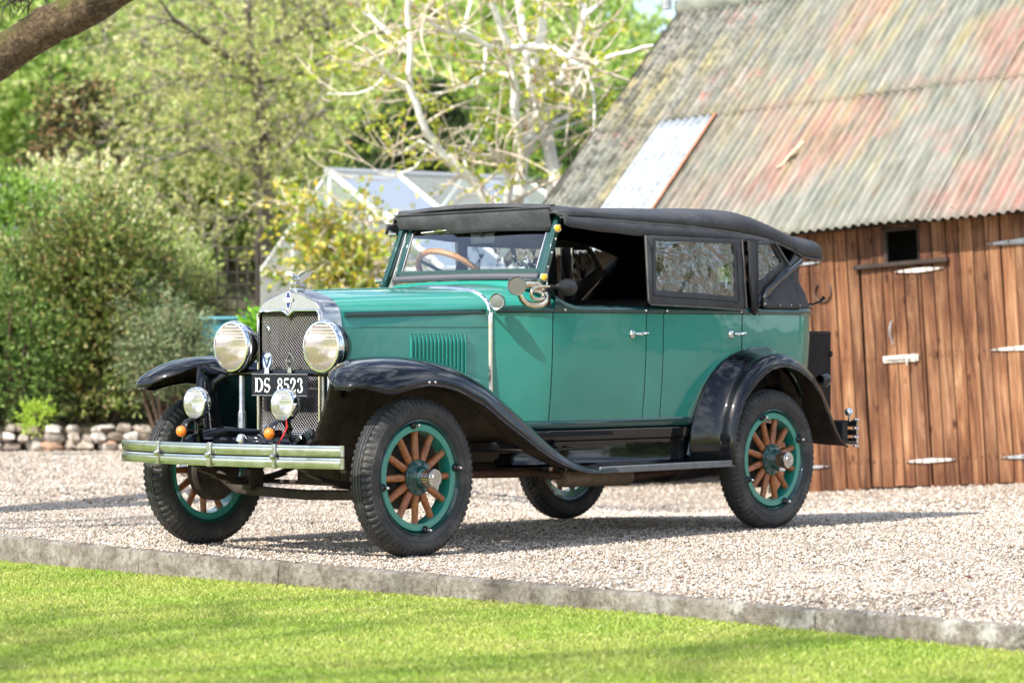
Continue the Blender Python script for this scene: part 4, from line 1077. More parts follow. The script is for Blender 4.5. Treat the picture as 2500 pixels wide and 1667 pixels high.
# loose stones lying on the drive
def stone_mat(name='loose_stones', dark=1.0):
    M = Mat(name).set(rough=0.75, spec=.35); g = M.n('ShaderNodeNewGeometry')
    r = M.ramp(g, 'Random Per Island', [(0.0, (.10, .08, .06)), (.16, (.30, .23, .17)), (.34, (.52, .43, .345)), (.5, (.62, .54, .445)), (.66, (.64, .50, .39)), (.80, (.44, .42, .40)), (.93, (.64, .60, .53)), (1.0, (.78, .75, .68))])
    M.l(r, 0, M.p, 'Base Color'); return M.m
def stones(n, d0, d1, s0, s1, spread, seed):
    rs = np.random.RandomState(seed); D = np.sqrt(rs.uniform(d0 ** 2, d1 ** 2, n)); L = D * rs.uniform(-spread, spread, n)
    x = CAMP[0] + DD[0] * D + RR[0] * L; y = CAMP[1] + DD[1] * D + RR[1] * L
    k = (x < kx(y) - .005 + .08 * rs.rand(n) ** 2); x, y = x[k], y[k]; n = len(x)
    s = rs.uniform(s0, s1, n) * (1 + .6 * (rs.rand(n) > .93))
    O = np.array([(1, 0, 0), (0, 1, 0), (-1, 0, 0), (0, -1, 0), (.25, .2, .75), (.1, -.1, -.6)])
    O = O[None] * (1 + .35 * rs.uniform(-1, 1, (n, 6, 1))); a = rs.uniform(0, 6.28, n); ca, sa = np.cos(a)[:, None], np.sin(a)[:, None]
    X = O[..., 0] * ca - O[..., 1] * sa * .75; Y = O[..., 0] * sa + O[..., 1] * ca * .75
    Z = O[..., 2] + .3 * X * rs.uniform(-1, 1, (n, 1))
    P = np.stack([x[:, None] + X * s[:, None], y[:, None] + Y * s[:, None], (gh(x, y) + np.where(x > kx(y) - .005, .003, 0))[:, None] + (.25 + Z * .8) * s[:, None]], -1).reshape(-1, 3)
    F = np.array([(0, 1, 4), (1, 2, 4), (2, 3, 4), (3, 0, 4), (1, 0, 5), (2, 1, 5), (3, 2, 5), (0, 3, 5)])
    Q = (F[None] + (np.arange(n) * 6)[:, None, None]).reshape(-1, 3); return P, Q
P1, Q1 = stones(130000, 9.0, 18, .0045, .0095, .23, 1); P2, Q2 = stones(60000, 18, 30, .008, .014, .23, 2)
tag(npmesh('loose_gravel', np.concatenate([P1, P2]), np.concatenate([Q1, Q2 + len(P1)]), stone_mat()), 'loose pebbles scattered over the gravel drive', 'gravel', kind='stuff')

# kerb
def kerb_mat():
    M = Mat('kerb_concrete').set(rough=.85); c = M.coord()
    n = M.noise(c, 5, 8, .7); r = M.ramp(n, 'Fac', [(.30, (.13, .105, .078)), (.44, (.27, .23, .185)), (.56, (.39, .345, .29)), (.72, (.56, .52, .46))])
    v = M.n('ShaderNodeTexVoronoi'); v.inputs['Scale'].default_value = 9; v.inputs['Randomness'].default_value = 1; M.l(c, 0, v, 'Vector')
    n3 = M.noise(c, 1.2, 2); sy = M.n('ShaderNodeSeparateXYZ'); M.l(c, 0, sy, 0); my_ = M.n('ShaderNodeMapRange'); my_.inputs[1].default_value = 1.0; my_.inputs[2].default_value = 3.6; my_.inputs[3].default_value = -.06; my_.inputs[4].default_value = .22; M.l(sy, 1, my_, 0); sa_ = M.n('ShaderNodeMath', operation='ADD'); M.l(n3, 'Fac', sa_, 0); M.l(my_, 0, sa_, 1); rr_ = M.ramp(sa_, 0, [(.50, 0), (.62, 1)])
    lt = M.ramp(v, 'Distance', [(.22, (1, 1, 1)), (.48, (0, 0, 0))]); 
    mm = M.n('ShaderNodeMath', operation='MULTIPLY'); M.l(lt, 0, mm, 0); M.l(rr_, 0, mm, 1); dn = M.noise(c, 60, 4); dv = M.n('ShaderNodeMix', data_type='RGBA'); dv.inputs[0].default_value = .10; M.l(c, 0, dv, 6); M.l(dn, 'Color', dv, 7); M.l(dv, 2, v, 'Vector')
    mx_ = M.mix(mm, 0, (r, 0), (.62, .60, .54))
    hf = M.noise(c, 34, 5, .7); hr = M.ramp(hf, 'Fac', [(.36, (.62, .60, .56)), (.50, (1, 1, 1)), (.66, (1.25, 1.22, 1.18))]); mx_ = M.mix(None, 1, (mx_, 2), (hr, 0), 'MULTIPLY')
    M.l(mx_, 2, M.p, 'Base Color'); n2 = M.noise(c, 28, 8, .78); M.nrm(M.bump(n2, 'Fac', .04)); return M.m
m_kerb = kerb_mat()
joints = [-1.65 + 1.075 * k for k in range(-6, 16)]
mb = MB(); rk = random.Random(3)
for j0, j1 in zip(joints, joints[1:]):
    G = []; dz = rk.uniform(-.004, .004); dx = rk.uniform(-.003, .003)
    for y in frange(j0 + .0015, j1 - .0015, 26):
        x = float(kx(y)) + dx; w_ = rk.uniform(-.004, .003)
        G.append([(x, y, -.25), (x + w_, y, -.002 + dz), (x + .012, y, .004 + dz + w_), (x + .060, y, .003 + dz + w_), (x + .074, y, -.008 + dz), (x + .080 + w_, y, -.07), (x + .082, y, -.25)])
    mb.grid(G); mb.add(G[0], [tuple(range(7))]); mb.add(G[-1], [tuple(range(7))[::-1]])
tag(obj('kerb', mb, m_kerb, smooth=45), 'weathered concrete kerb with lichen spots between lawn and gravel', 'kerb', kind='structure')

# lawn sheet and grass blades
def lawn_mat():
    M = Mat('lawn_soil').set(rough=.9, col=(.10, .15, .02)); c = M.coord(); n = M.noise(c, 3, 6)
    r = M.ramp(n, 'Fac', [(.3, (.24, .31, .04)), (.7, (.38, .43, .08))]); M.l(r, 0, M.p, 'Base Color'); n2 = M.noise(c, 90, 3); M.nrm(M.bump(n2, 'Fac', .02)); return M.m
G = [[(float(kx(y)) + .07 + u, y, float(lawnz(y)) - .02) for u in (0, .5, 1, 2, 4, 8, 16, 40)] for y in list(np.arange(-30, 31, 1.0))]
tag(obj('lawn', MB().grid(G), lawn_mat(), smooth=180), 'bright mown lawn in front of the kerb', 'ground', kind='structure')
def blade_mat():
    M = Mat('grass_blades').set(rough=.5, spec=.35); g = M.n('ShaderNodeNewGeometry'); c = M.coord()
    r = M.ramp(g, 'Random Per Island', [(0.0, (.26, .36, .05)), (.35, (.35, .45, .075)), (.7, (.43, .51, .10)), (.92, (.51, .55, .16)), (1.0, (.60, .60, .27))])
    n = M.noise(c, 1.6, 4, .6); rn = M.ramp(n, 'Fac', [(.32, (.72, .92, .60)), (.5, (1, 1, 1)), (.68, (1.30, 1.12, 1.5))]); m = M.mix(None, 1, (r, 0), (rn, 0), 'MULTIPLY'); M.l(m, 2, M.p, 'Base Color')
    tl_ = M.n('ShaderNodeBsdfTranslucent'); M.l(m, 2, tl_, 0); ms = M.n('ShaderNodeMixShader'); ms.inputs[0].default_value = .35
    M.l(M.p, 0, ms, 1); M.l(tl_, 0, ms, 2); M.l(ms, 0, M.out, 0); return M.m
rs = np.random.RandomState(5); n = 300000
D = rs.uniform(7.6, 16.6, n) ** 1.0; L = D * rs.uniform(-.225, .225, n); x = CAMP[0] + DD[0] * D + RR[0] * L; y = CAMP[1] + DD[1] * D + RR[1] * L
k = x > kx(y) + .072; x, y = x[k], y[k]; n = len(x); z = lawnz(y) - .022
hgt = rs.uniform(.009, .019, n); a = rs.uniform(0, 6.28, n); wd = rs.uniform(.0016, .0032, n); lean = rs.uniform(.1, .9, n) * hgt; la = rs.uniform(0, 6.28, n)
bx, by = np.cos(a) * wd, np.sin(a) * wd; tx, ty = np.cos(la) * lean, np.sin(la) * lean
P = np.stack([np.stack([x - bx, y - by, z], -1), np.stack([x + bx, y + by, z], -1), np.stack([x + bx * .6 + tx * .6, y + by * .6 + ty * .6, z + hgt * .7], -1), np.stack([x + tx * 1.4, y + ty * 1.4, z + hgt], -1)], 1).reshape(-1, 3)
Q = np.arange(n * 4).reshape(n, 4)
tag(npmesh('lawn_grass', P, Q, blade_mat()), 'short bright green grass of the mown lawn', 'grass', kind='stuff')

# fallen bits on the gravel
mb = MB(); rr_ = random.Random(8); m_dead = simple('dead_leaf', (.12, .035, .03), .7, var=.5)
for (px, py, s_) in ((1563, 1330, .030), (2160, 1362, .022), (2222, 1330, .026), (1660, 1190, .02)):
    p = at(px, py, 1); t = (0.012 - CAMP[2]) / (p.z - CAMP[2]); p = V(CAMP) + (p - V(CAMP)) * t
    vs = [(p.x + s_ * math.cos(k_ * 1.2) * rr_.uniform(.6, 1), p.y + s_ * math.sin(k_ * 1.2) * rr_.uniform(.6, 1), .014 + rr_.uniform(0, .018)) for k_ in range(5)]
    o = obj('fallen_leaf', MB().add(vs, [(0, 1, 2), (0, 2, 3), (0, 3, 4)]), m_dead, smooth=0); 
    tag(o, {1563: 'curled dark leaf lying on the gravel just past the kerb, below the running board', 2160: 'small reddish leaf on the gravel at right, nearer the kerb', 2222: 'brown leaf on the gravel at far right, behind the reddish one', 1660: 'tiny dark leaf by the rear wheel on the gravel'}[px], 'leaf', 'fallen leaves on the gravel')
# ================================================================== BARN
barn = empty('timber_barn'); tag(barn, 'old timber barn with brown plank doors and lichen-covered corrugated roof', 'barn')
_o = V((-7.48, -3.349, -0.172)); _a = V((-0.1179, 0.991, 0.0628)).normalized(); _b = V((-0.993, -0.1182, 0.0)).normalized(); _n = _a.cross(_b).normalized(); _b = _n.cross(_a)
BM = Matrix(((_a.x, _b.x, _n.x, _o.x), (_a.y, _b.y, _n.y, _o.y), (_a.z, _b.z, _n.z, _o.z), (0, 0, 0, 1)))
barn.matrix_world = BM
def plank_mat(name='barn_planks', dark=1.0, cols=None):
    M = Mat(name).set(rough=.65, spec=.3); c = M.coord(scale=(9, 9, .55)); g = M.n('ShaderNodeNewGeometry')
    off = M.n('ShaderNodeVectorMath', operation='MULTIPLY'); cmb = M.n('ShaderNodeCombineXYZ'); M.l(g, 'Random Per Island', cmb, 0); M.l(g, 'Random Per Island', cmb, 1); M.l(g, 'Random Per Island', cmb, 2)
    M.l(cmb, 0, off, 0); off.inputs[1].default_value = (37, 19, 53); ad = M.n('ShaderNodeVectorMath', operation='ADD'); M.l(c, 0, ad, 0); M.l(off, 0, ad, 1)
    n = M.noise(ad, 1.7, 9, .74, 1.0); cols = cols or [(.27, (.030, .013, .008)), (.40, (.10, .042, .020)), (.50, (.20, .090, .042)), (.62, (.32, .185, .098)), (.78, (.53, .375, .25))]
    r = M.ramp(n, 'Fac', cols)
    c2 = M.coord(); n2 = M.noise(c2, 1.5, 4); tone = M.ramp(g, 'Random Per Island', [(0, (.68, .62, .58)), (.5, (.92, .88, .85)), (1, (1.15, 1.08, 1.0))]); m1 = M.mix(None, 1, (r, 0), (tone, 0), 'MULTIPLY')
    kv = M.n('ShaderNodeTexVoronoi'); kv.inputs['Scale'].default_value = 7; mp_ = M.coord(scale=(1, 1, .42)); ad2 = M.n('ShaderNodeVectorMath', operation='ADD'); M.l(mp_, 0, ad2, 0); M.l(off, 0, ad2, 1); M.l(ad2, 0, kv, 'Vector')
    kr = M.ramp(kv, 'Distance', [(.05, (.16, .10, .07)), (.10, (.55, .45, .40)), (.14, (1, 1, 1))]); m2 = M.mix(None, 1, (m1, 2), (kr, 0), 'MULTIPLY')
    # weather staining near the ground and top
    sx = M.n('ShaderNodeSeparateXYZ'); M.l(c2, 0, sx, 0); nz = M.noise(c2, 6, 5); 
    ma = M.n('ShaderNodeMath', operation='MULTIPLY_ADD'); ma.inputs[1].default_value = .35; M.l(nz, 'Fac', ma, 0); M.l(sx, 2, ma, 2)
    st = M.ramp(ma, 0, [(.10, (.62, .50, .48)), (.42, (1, 1, 1))]); m3 = M.mix(None, .8, (m2, 2), (st, 0), 'MULTIPLY')
    bg_ = M.noise(M.coord(scale=(1.6, 1.6, .7)), 1.3, 5, .6); bv = M.ramp(bg_, 'Fac', [(.35, (.50, .42, .38)), (.5, (.92, .90, .88)), (.68, (1.25, 1.30, 1.40))]); m4 = M.mix(None, 1, (m3, 2), (bv, 0), 'MULTIPLY')
    M.l(m4, 2, M.p, 'Base Color'); nb = M.noise(ad, 6, 6, .7); M.nrm(M.bump(nb, 'Fac', .006)); return M.m
m_plank = plank_mat()
m_oldwood = simple('dark_old_wood', (.035, .022, .016), .8, var=.6, vscale=6, bump=.004)
rb_ = random.Random(21)
def planks(s0, s1, z0, z1, skip=None, w=.113, th=.02, y=0.0, topcut=None):
    mb = MB(); s = s0
    while s < s1 - .01:
        ww = w * rb_.uniform(.82, 1.16); e = min(s + ww, s1); zz0 = z0 + rb_.uniform(-.004, .010); yy = y + rb_.uniform(-.004, .003)
        ivs = [(zz0, z1)]
        if skip and e > skip[0] + .005 and s < skip[1] - .005: ivs = [(zz0, skip[2]), (skip[3], z1)]
        for a, b in ivs:
            lean = rb_.uniform(-.006, .006)
            mb.prism([(s + .006, yy, a), (e - .004, yy, a), (e - .004 + lean, yy, b), (s + .006 + lean, yy, b)], (0, th, 0))
        s = e
    return mb
m_nail = simple('nail_heads', (.02, .015, .012), .6)
def nails(mb, s0, s1, zs):
    sN = s0 + .03
    while sN < s1 - .02:
        for zN in zs:
            if not (.69 < sN < .97 and 1.68 < zN): mb.box((sN + rb_.uniform(-.01, .01), -.004, zN + rb_.uniform(-.01, .01)), (.007, .007, .007), mi=1)
        sN += rb_.uniform(.045, .065)
    return mb
HT = (.700, .962, 1.722, 1.965)
wall = obj('plank_wall', nails(planks(-.42, .452, .0, 2.02, None), -.42, .452, (.20, .22, .99, 1.02, 1.70, 1.93)), [m_plank, m_nail], barn, smooth=0)
obj('plank_wall', planks(.452, .972, 1.722, 2.02, HT), m_plank, barn, smooth=0)
obj('plank_wall', nails(planks(.978, 6.0, 0, 2.02, None), .978, 4, (.20, .22, .99, 1.02, 1.80, 1.93)), [m_plank, m_nail], barn, smooth=0)
door = obj('plank_door', nails(planks(.456, .970, .012, 1.700, None, w=.095), .456, .970, (.20, .22, .985, 1.0, 1.60)), [m_plank, m_nail], barn, smooth=0)
obj('back_boarding', MB().box((2.8, .06, .85), (6.4, .02, 1.70)).box((.12, .06, 1.86), (1.05, .02, .32)).box((-1.6, .10, 1.92), (2.1, .06, .2)).box((-2.5, .08, 1.0), (.12, .12, 2.0)).box((-.45, .08, 1.0), (.06, .12, 2.0)).box((3.5, .06, 1.86), (5.0, .02, .32)), m_oldwood, barn, smooth=0)
obj('bay_boards', planks(-2.6, -.42, 0, 2.02, None, y=3.2), m_plank, barn, smooth=0)
obj('gable_boards', MB().box((-2.62, 1.5, 1.0), (.03, 3.0, 2.05)).prism([(-2.62, 0, 2.03), (-2.62, 6.0, 2.03), (-2.62, 3.0, 4.30)], (.03, 0, 0)), m_oldwood, barn, smooth=0)
obj('hatch_dark_sheet', MB().box((.83, .5, 1.84), (.9, .02, .5)), m_blackmat, barn, smooth=0)  # black sheet standing in for the shade inside the hatch opening
mb = MB().box((.695, -.006, 1.845), (.030, .03, .25)).box((.83, -.004, 1.976), (.30, .028, .022)).box((.968, .01, 1.845), (.012, .03, .25))
obj('hatch_frame', mb, m_oldwood, barn, bevel=.003)
obj('hatch_ledge', MB().box((.823, -.022, 1.712), (.80, .042, .034)).tube([(.43, -.02, 1.712), (.43, -.05, 1.712)], .012, 8), m_oldwood, barn, bevel=.004)
m_galv = simple('galvanised_hinge', (.40, .41, .42), .5, .5, var=.35, vscale=20)
m_whitehinge = simple('white_painted_hinge', (.60, .55, .48), .6, var=.45, vscale=26)
m_bolt = simple('rusty_bolt', (.10, .06, .04), .7, .3)
def hinge(cx, z, l0, l1, m, w0=.036, name='strap_hinge'):
    mb = MB()
    for sg, L_ in ((-1, l0), (1, l1)):
        if L_ <= 0: continue
        mb.prism([(cx, -.004, z - w0 / 2), (cx + sg * L_ * .8, -.004, z - w0 * .22), (cx + sg * L_, -.004, z), (cx + sg * L_ * .8, -.004, z + w0 * .22), (cx, -.004, z + w0 / 2)], (0, -.009, 0))
        for k in (.3, .6, .88): mb.lathe([(.008, 0), (.007, .006), (0, .007)], 8, (cx + sg * L_ * k, -.013, z), (0, -1, 0), mi=1)
    mb.tube([(cx, -.010, z - w0 / 2), (cx, -.010, z + w0 / 2)], .006, 8)
    return obj(name, mb, [m, m_bolt], barn, smooth=40)
hinge(.968, 1.652, .213, .212, m_whitehinge); hinge(.968, .200, .213, .213, m_whitehinge)
hinge(2.02, 1.800, .49, .3, m_galv, .055); hinge(2.02, 1.005, .50, .3, m_whitehinge, .05); hinge(2.02, .197, .47, .3, m_galv, .05)
hinge(-.30, .192, .1, .40, m_galv, .04); hinge(-.30, 1.780, .1, .43, m_galv, .04)
mb = MB().box((.77, -.010, .988), (.30, .012, .052)).tube([(.64, -.026, .990), (.905, -.026, .990)], .008, 8).tube([(.84, -.026, .99), (.84, -.05, .975), (.84, -.05, .93)], .007, 8).box((.885, -.016, .988), (.03, .03, .06))
obj('door_bolt', mb, m_whitehinge, door, bevel=.002)
obj('door_handle', MB().tube([(.712, -.006, 1.277), (.716, -.04, 1.265), (.706, -.042, 1.22), (.700, -.035, 1.17), (.708, -.01, 1.12), (.710, -.004, 1.10)], [.006, .007, .008, .007, .006, .010], 8), m_galv, door)
obj('wall_plate', MB().box((1.7, .012, 2.035), (8.7, .05, .055)).box((1.7, -.055, 2.05), (8.7, .02, .035)), m_oldwood, barn, smooth=0)

# corrugated roof, sheets lapped along the slope
def roof_mat():
    M = Mat('corrugated_lichen').set(rough=.78, spec=.25); c = M.coord('UV')
    # UV: u along the eave (m), v up the slope (m)
    def nz(su, sv, sc, det=6, ro=.65, di=0, off=0):
        m = M.coord('UV', (su, sv, 1)); m.inputs['Location'].default_value = (off, off * .7, 0); return M.noise(m, sc, det, ro, di)
    def sm(su, sv, det, a, b, off, ro=.65, lo=0, hi=1):
        return M.ramp(nz(su, sv, 1.0, det, ro, 0, off), 'Fac', [(a, lo), (b, hi)])
    def mul(a, b):
        q = M.n('ShaderNodeMath', operation='MULTIPLY'); M.l(a, 0, q, 0); M.l(b, 0, q, 1); return q
    base = M.ramp(nz(7, .7, 1.0, 7, .68), 'Fac', [(.30, (.165, .180, .150)), (.46, (.230, .235, .200)), (.60, (.30, .29, .25)), (.78, (.40, .375, .335))])
    m1 = M.mix(mul(sm(.7, .40, 3, .46, .60, 11), sm(10, .5, 4, .42, .60, 3, .6, 0, .75)), 0, (base, 0), (.40, .335, .14))
    g0 = M.n('ShaderNodeTexCoord'); s0_ = M.n('ShaderNodeSeparateXYZ'); M.l(g0, 'UV', s0_, 0); um = M.n('ShaderNodeMapRange'); um.inputs[1].default_value = -1.7; um.inputs[2].default_value = -.5; um.inputs[3].default_value = .12; um.inputs[4].default_value = 1; M.l(s0_, 0, um, 0)
    rn_ = nz(.9, .9, 1.0, 4, .6, 0, 23); acc = (rn_, 'Fac')
    for (us_, vs_, rad_) in ((-.35, 1.25, .95), (1.25, 2.35, 1.0), (1.6, .5, .8)):
        dv = M.n('ShaderNodeVectorMath', operation='DISTANCE'); M.l(g0, 'UV', dv, 0); dv.inputs[1].default_value = (us_, vs_, 0)
        mr2 = M.n('ShaderNodeMapRange'); mr2.inputs[1].default_value = rad_; mr2.inputs[2].default_value = .1; mr2.inputs[3].default_value = 0; mr2.inputs[4].default_value = .22; M.l(dv, 'Value', mr2, 0)
        ad_ = M.n('ShaderNodeMath', operation='ADD'); M.l(acc[0], acc[1], ad_, 0); M.l(mr2, 0, ad_, 1); acc = (ad_, 0)
    rmask = M.ramp(acc[0], acc[1], [(.50, 0), (.64, 1)])
    m2 = M.mix(mul(um, mul(rmask, sm(8, 1.0, 7, .36, .58, 31, .7, .1, .85))), 0, (m1, 2), (.37, .205, .165))
    m2b = M.mix(mul(sm(.9, .6, 4, .52, .62, 29), sm(6, 3, 8, .52, .64, 37, .75)), 0, (m2, 2), (.42, .20, .165))
    m3 = M.mix(mul(sm(.5, .6, 3, .42, .60, 43), sm(12, .9, 6, .58, .72, 41, .7, 0, .5)), 0, (m2b, 2), (.50, .47, .43))
    m4 = M.mix(mul(sm(1.0, .6, 4, .50, .64, 51), sm(6, 1.6, 6, .48, .64, 53, .7, 0, .7)), 0, (m3, 2), (.12, .15, .12))
    g = M.n('ShaderNodeTexCoord'); sx = M.n('ShaderNodeSeparateXYZ'); M.l(g, 'UV', sx, 0)
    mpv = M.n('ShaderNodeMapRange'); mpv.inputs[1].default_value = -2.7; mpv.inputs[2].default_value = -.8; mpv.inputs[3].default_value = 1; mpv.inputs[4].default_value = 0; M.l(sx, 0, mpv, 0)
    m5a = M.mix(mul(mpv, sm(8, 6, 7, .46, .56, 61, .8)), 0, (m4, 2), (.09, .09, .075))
    sp = sm(16, 9, 6, .66, .70, 71, .7); m5b = M.mix(sp, 0, (m5a, 2), (.10, .075, .05))
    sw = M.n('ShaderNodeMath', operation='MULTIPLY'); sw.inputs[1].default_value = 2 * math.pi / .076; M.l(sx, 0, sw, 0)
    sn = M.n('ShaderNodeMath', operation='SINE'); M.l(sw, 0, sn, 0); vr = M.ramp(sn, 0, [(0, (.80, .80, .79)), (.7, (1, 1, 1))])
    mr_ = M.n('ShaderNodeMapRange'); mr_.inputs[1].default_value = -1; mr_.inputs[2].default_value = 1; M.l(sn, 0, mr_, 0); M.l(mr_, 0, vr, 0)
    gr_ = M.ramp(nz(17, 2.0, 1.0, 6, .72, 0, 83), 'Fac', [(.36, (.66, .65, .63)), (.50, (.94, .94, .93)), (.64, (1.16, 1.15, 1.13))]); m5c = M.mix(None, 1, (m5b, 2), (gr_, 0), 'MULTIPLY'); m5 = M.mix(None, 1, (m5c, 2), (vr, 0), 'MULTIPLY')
    M.l(m5, 2, M.p, 'Base Color'); M.nrm(M.bump(nz(10, 6, 9, 5), 'Fac', .004)); return M.m
m_roof = roof_mat()
PH = R(38); CS, SN = math.cos(PH), math.sin(PH)
def roofp(s, l, h): # s along eave, l up slope, h above
    return (s, -.21 + l * CS - h * SN, 2.03 + l * SN + h * CS)
def sheet(name, s0, s1, l0, l1, h0, mat, parent, pitch=.076, amp=.014, seed=0, nl=10):
    rr2 = random.Random(seed); n = int((s1 - s0) / pitch * 8); ph = 0
    G = []; UV = []
    for i in range(n + 1):
        s = s0 + (s1 - s0) * i / n; row = []
        for j in range(nl + 1):
            l = l0 + (l1 - l0) * j / nl
            lift = .003 * (1 - j / nl) + .004 * math.sin(s * 3.1 + l * 2.3)
            row.append(roofp(s, l, h0 + amp * math.sin(2 * math.pi * s / pitch) + lift)); UV.append((s, l))
        G.append(row)
    o = obj(name, MB().grid(G), mat, parent, smooth=60, solid=.003, merge=False, offset=0)
    uv = o.data.uv_layers.new(name='UVMap')
    for lp in o.data.loops: uv.data[lp.index].uv = UV[lp.vertex_index]
    return o
rsh = random.Random(5)
# lower and upper courses; sheets about 0.66 m wide
edges = [-2.72, -2.06, -1.50]; e = -1.50
while e < 6.2: e += .66; edges.append(e)
for k, (a, b) in enumerate(zip(edges, edges[1:])):
    if k == 1: continue
    lap = 1.90 + rsh.uniform(-.05, .05)
    sheet('roof_sheet', a, b + .035, -.03 + rsh.uniform(-.015, .015), lap + .06, (.004 if k % 2 else .0), m_roof, barn, seed=k)
for k, (a, b) in enumerate(zip(edges, edges[1:])):
    sheet('roof_sheet', a, b + .035, 1.88 + rsh.uniform(-.02, .02), 3.80, .004 + (.002 if k % 2 else .0), m_roof, barn, seed=k + 40)
M = Mat('white_coated_sheet').set(rough=.5, col=(.8, .82, .84)); c = M.coord(); n_ = M.noise(c, 12, 7, .7); r_ = M.ramp(n_, 'Fac', [(.34, (.24, .265, .28)), (.48, (.33, .355, .37)), (.60, (.39, .41, .42))]); M.l(r_, 0, M.p, 'Base Color')
sheet('white_roof_sheet', -2.075, -1.50, -.03, 1.88, .012, M.m, barn, amp=.013)
obj('rusty_flashing', MB().box(roofp(-1.495, .93, .03), (.020, 1.88, .012), Matrix.Rotation(PH, 3, 'X')), simple('rust_orange', (.42, .17, .085), .7, var=.4, vscale=9), barn)
obj('back_slope', MB().add([(-2.72, 2.9, 4.36), (6.2, 2.9, 4.36), (6.2, 6.0, 1.95), (-2.72, 6.0, 1.95)], [(0, 1, 2, 3)]), m_oldwood, barn, solid=.02)
mb = MB(); 
for k in range(12):
    s0 = -2.74 + k * .76; mb.tube([roofp(s0, 3.80, .045), roofp(s0 + .75, 3.80, .045)], .07, 12, flat=(1.0, .55))
obj('ridge_cap', mb, simple('ridge_lichen', (.20, .21, .17), .85, var=.4, vscale=8), barn)
mb = MB().add([roofp(-2.73, -.04, .02), roofp(-2.73, 3.8, .02), roofp(-2.73, 3.8, -.06), roofp(-2.73, -.04, -.06)], [(0, 1, 2, 3)]); obj('barge_edge', mb, m_oldwood, barn, solid=.02)
mb = MB().tube([roofp(-2.78, 3.7, .1), roofp(-2.78, 3.7, .1)[:2] + (5.6,)], .045, 10); obj('flue_pipe', mb, m_galv, barn)
# things on and against the barn
def bworld(p): return BM @ V(p)
P = []
for k in range(15):
    a = R(-52 + 284 * k / 14 + 0); P.append((.128 + .072 * math.cos(a) * (1 if True else 1), -.012, 1.548 - .078 * math.sin(a)))
P = [bworld(p) for p in P]
tag(obj('horseshoe', MB().tube(P, [.009] + [.013] * 13 + [.009], 8, flat=(.5, 1.1)), simple('rusty_iron', (.16, .11, .09), .6, .4, var=.4, vscale=30)), 'rusty horseshoe nailed to the barn planks beside the canvas top', 'horseshoe')
P = [bworld(roofp(-.45, .93, .035)), bworld(roofp(-.43, 1.02, .045)), bworld(roofp(-.39, 1.12, .05)), bworld(roofp(-.375, 1.21, .045))]
br = obj('fallen_branch', MB().tube(P, [.010, .013, .017, .012], 8).tube([P[0], bworld(roofp(-.50, .90, .03))], [.009, .004], 6).tube([P[1], bworld(roofp(-.41, .95, .06))], [.006, .003], 6), simple('bare_wood', (.62, .52, .34), .7, var=.3))
tag(br, 'short pale broken branch lying on the corrugated roof', 'branch')
# ================================================================== FOLIAGE TOOLS
def leaf_mat(name, stops, rough=.45, trans=.35, patch=None, pscale=1.2, spec=.4, gain=1.0):
    stops = [(p, tuple(min(.95, x * gain) for x in c)) for p, c in stops]
    M = Mat(name).set(rough=rough, spec=spec); g = M.n('ShaderNodeNewGeometry')
    r = M.ramp(g, 'Random Per Island', stops); src = (r, 0)
    if patch:
        c = M.coord(); n = M.noise(c, pscale, 3, .55); rn = M.ramp(n, 'Fac', [(.36, patch[0]), (.62, patch[1])]); m = M.mix(None, 1, (r, 0), (rn, 0), 'MULTIPLY'); src = (m, 2)
    M.l(src[0], src[1], M.p, 'Base Color'); t = M.n('ShaderNodeBsdfTranslucent'); M.l(src[0], src[1], t, 0)
    ms = M.n('ShaderNodeMixShader'); ms.inputs[0].default_value = trans; M.l(M.p, 0, ms, 1); M.l(t, 0, ms, 2); M.l(ms, 0, M.out, 0); return M.m
def leaf_quads(P, Dn, ln, wd, rs):
    """P base points, Dn directions (n,3), ln lengths, wd widths -> verts, quads"""
    n = len(P); Dn = Dn / np.maximum(1e-6, np.linalg.norm(Dn, axis=1, keepdims=True))
    A = rs.normal(size=(n, 3)); S = np.cross(Dn, A); S /= np.maximum(1e-6, np.linalg.norm(S, axis=1, keepdims=True)); N = np.cross(Dn, S)
    ln = ln[:, None]; wd = wd[:, None]
    v = np.stack([P, P + Dn * ln * .5 + S * wd * .5 + N * ln * .08, P + Dn * ln, P + Dn * ln * .5 - S * wd * .5 + N * ln * .08], 1).reshape(-1, 3)
    return v, np.arange(n * 4).reshape(n, 4)
def rdir(n, rs, up=0.0, sq=1.0):
    d = rs.normal(size=(n, 3)); d[:, 2] *= sq; d /= np.linalg.norm(d, axis=1, keepdims=True); d[:, 2] += up; return d
def sprigs(C, Dn, L, m, rs, leaf, width, droop=0, spread=.8):
    """leaves set along sprigs: C starts, Dn dirs, L lengths, m leaves each"""
    n = len(C); t = np.tile(np.linspace(.12, 1, m), n); Ci = np.repeat(C, m, 0); Di = np.repeat(Dn / np.linalg.norm(Dn, axis=1, keepdims=True), m, 0); Li = np.repeat(L, m)
    P = Ci + Di * (Li * t)[:, None]; P[:, 2] -= droop * Li * t * t
    D2 = Di + rdir(len(P), rs) * spread
    return leaf_quads(P, D2, leaf * rs.uniform(.6, 1.25, len(P)), width * rs.uniform(.7, 1.2, len(P)), rs)
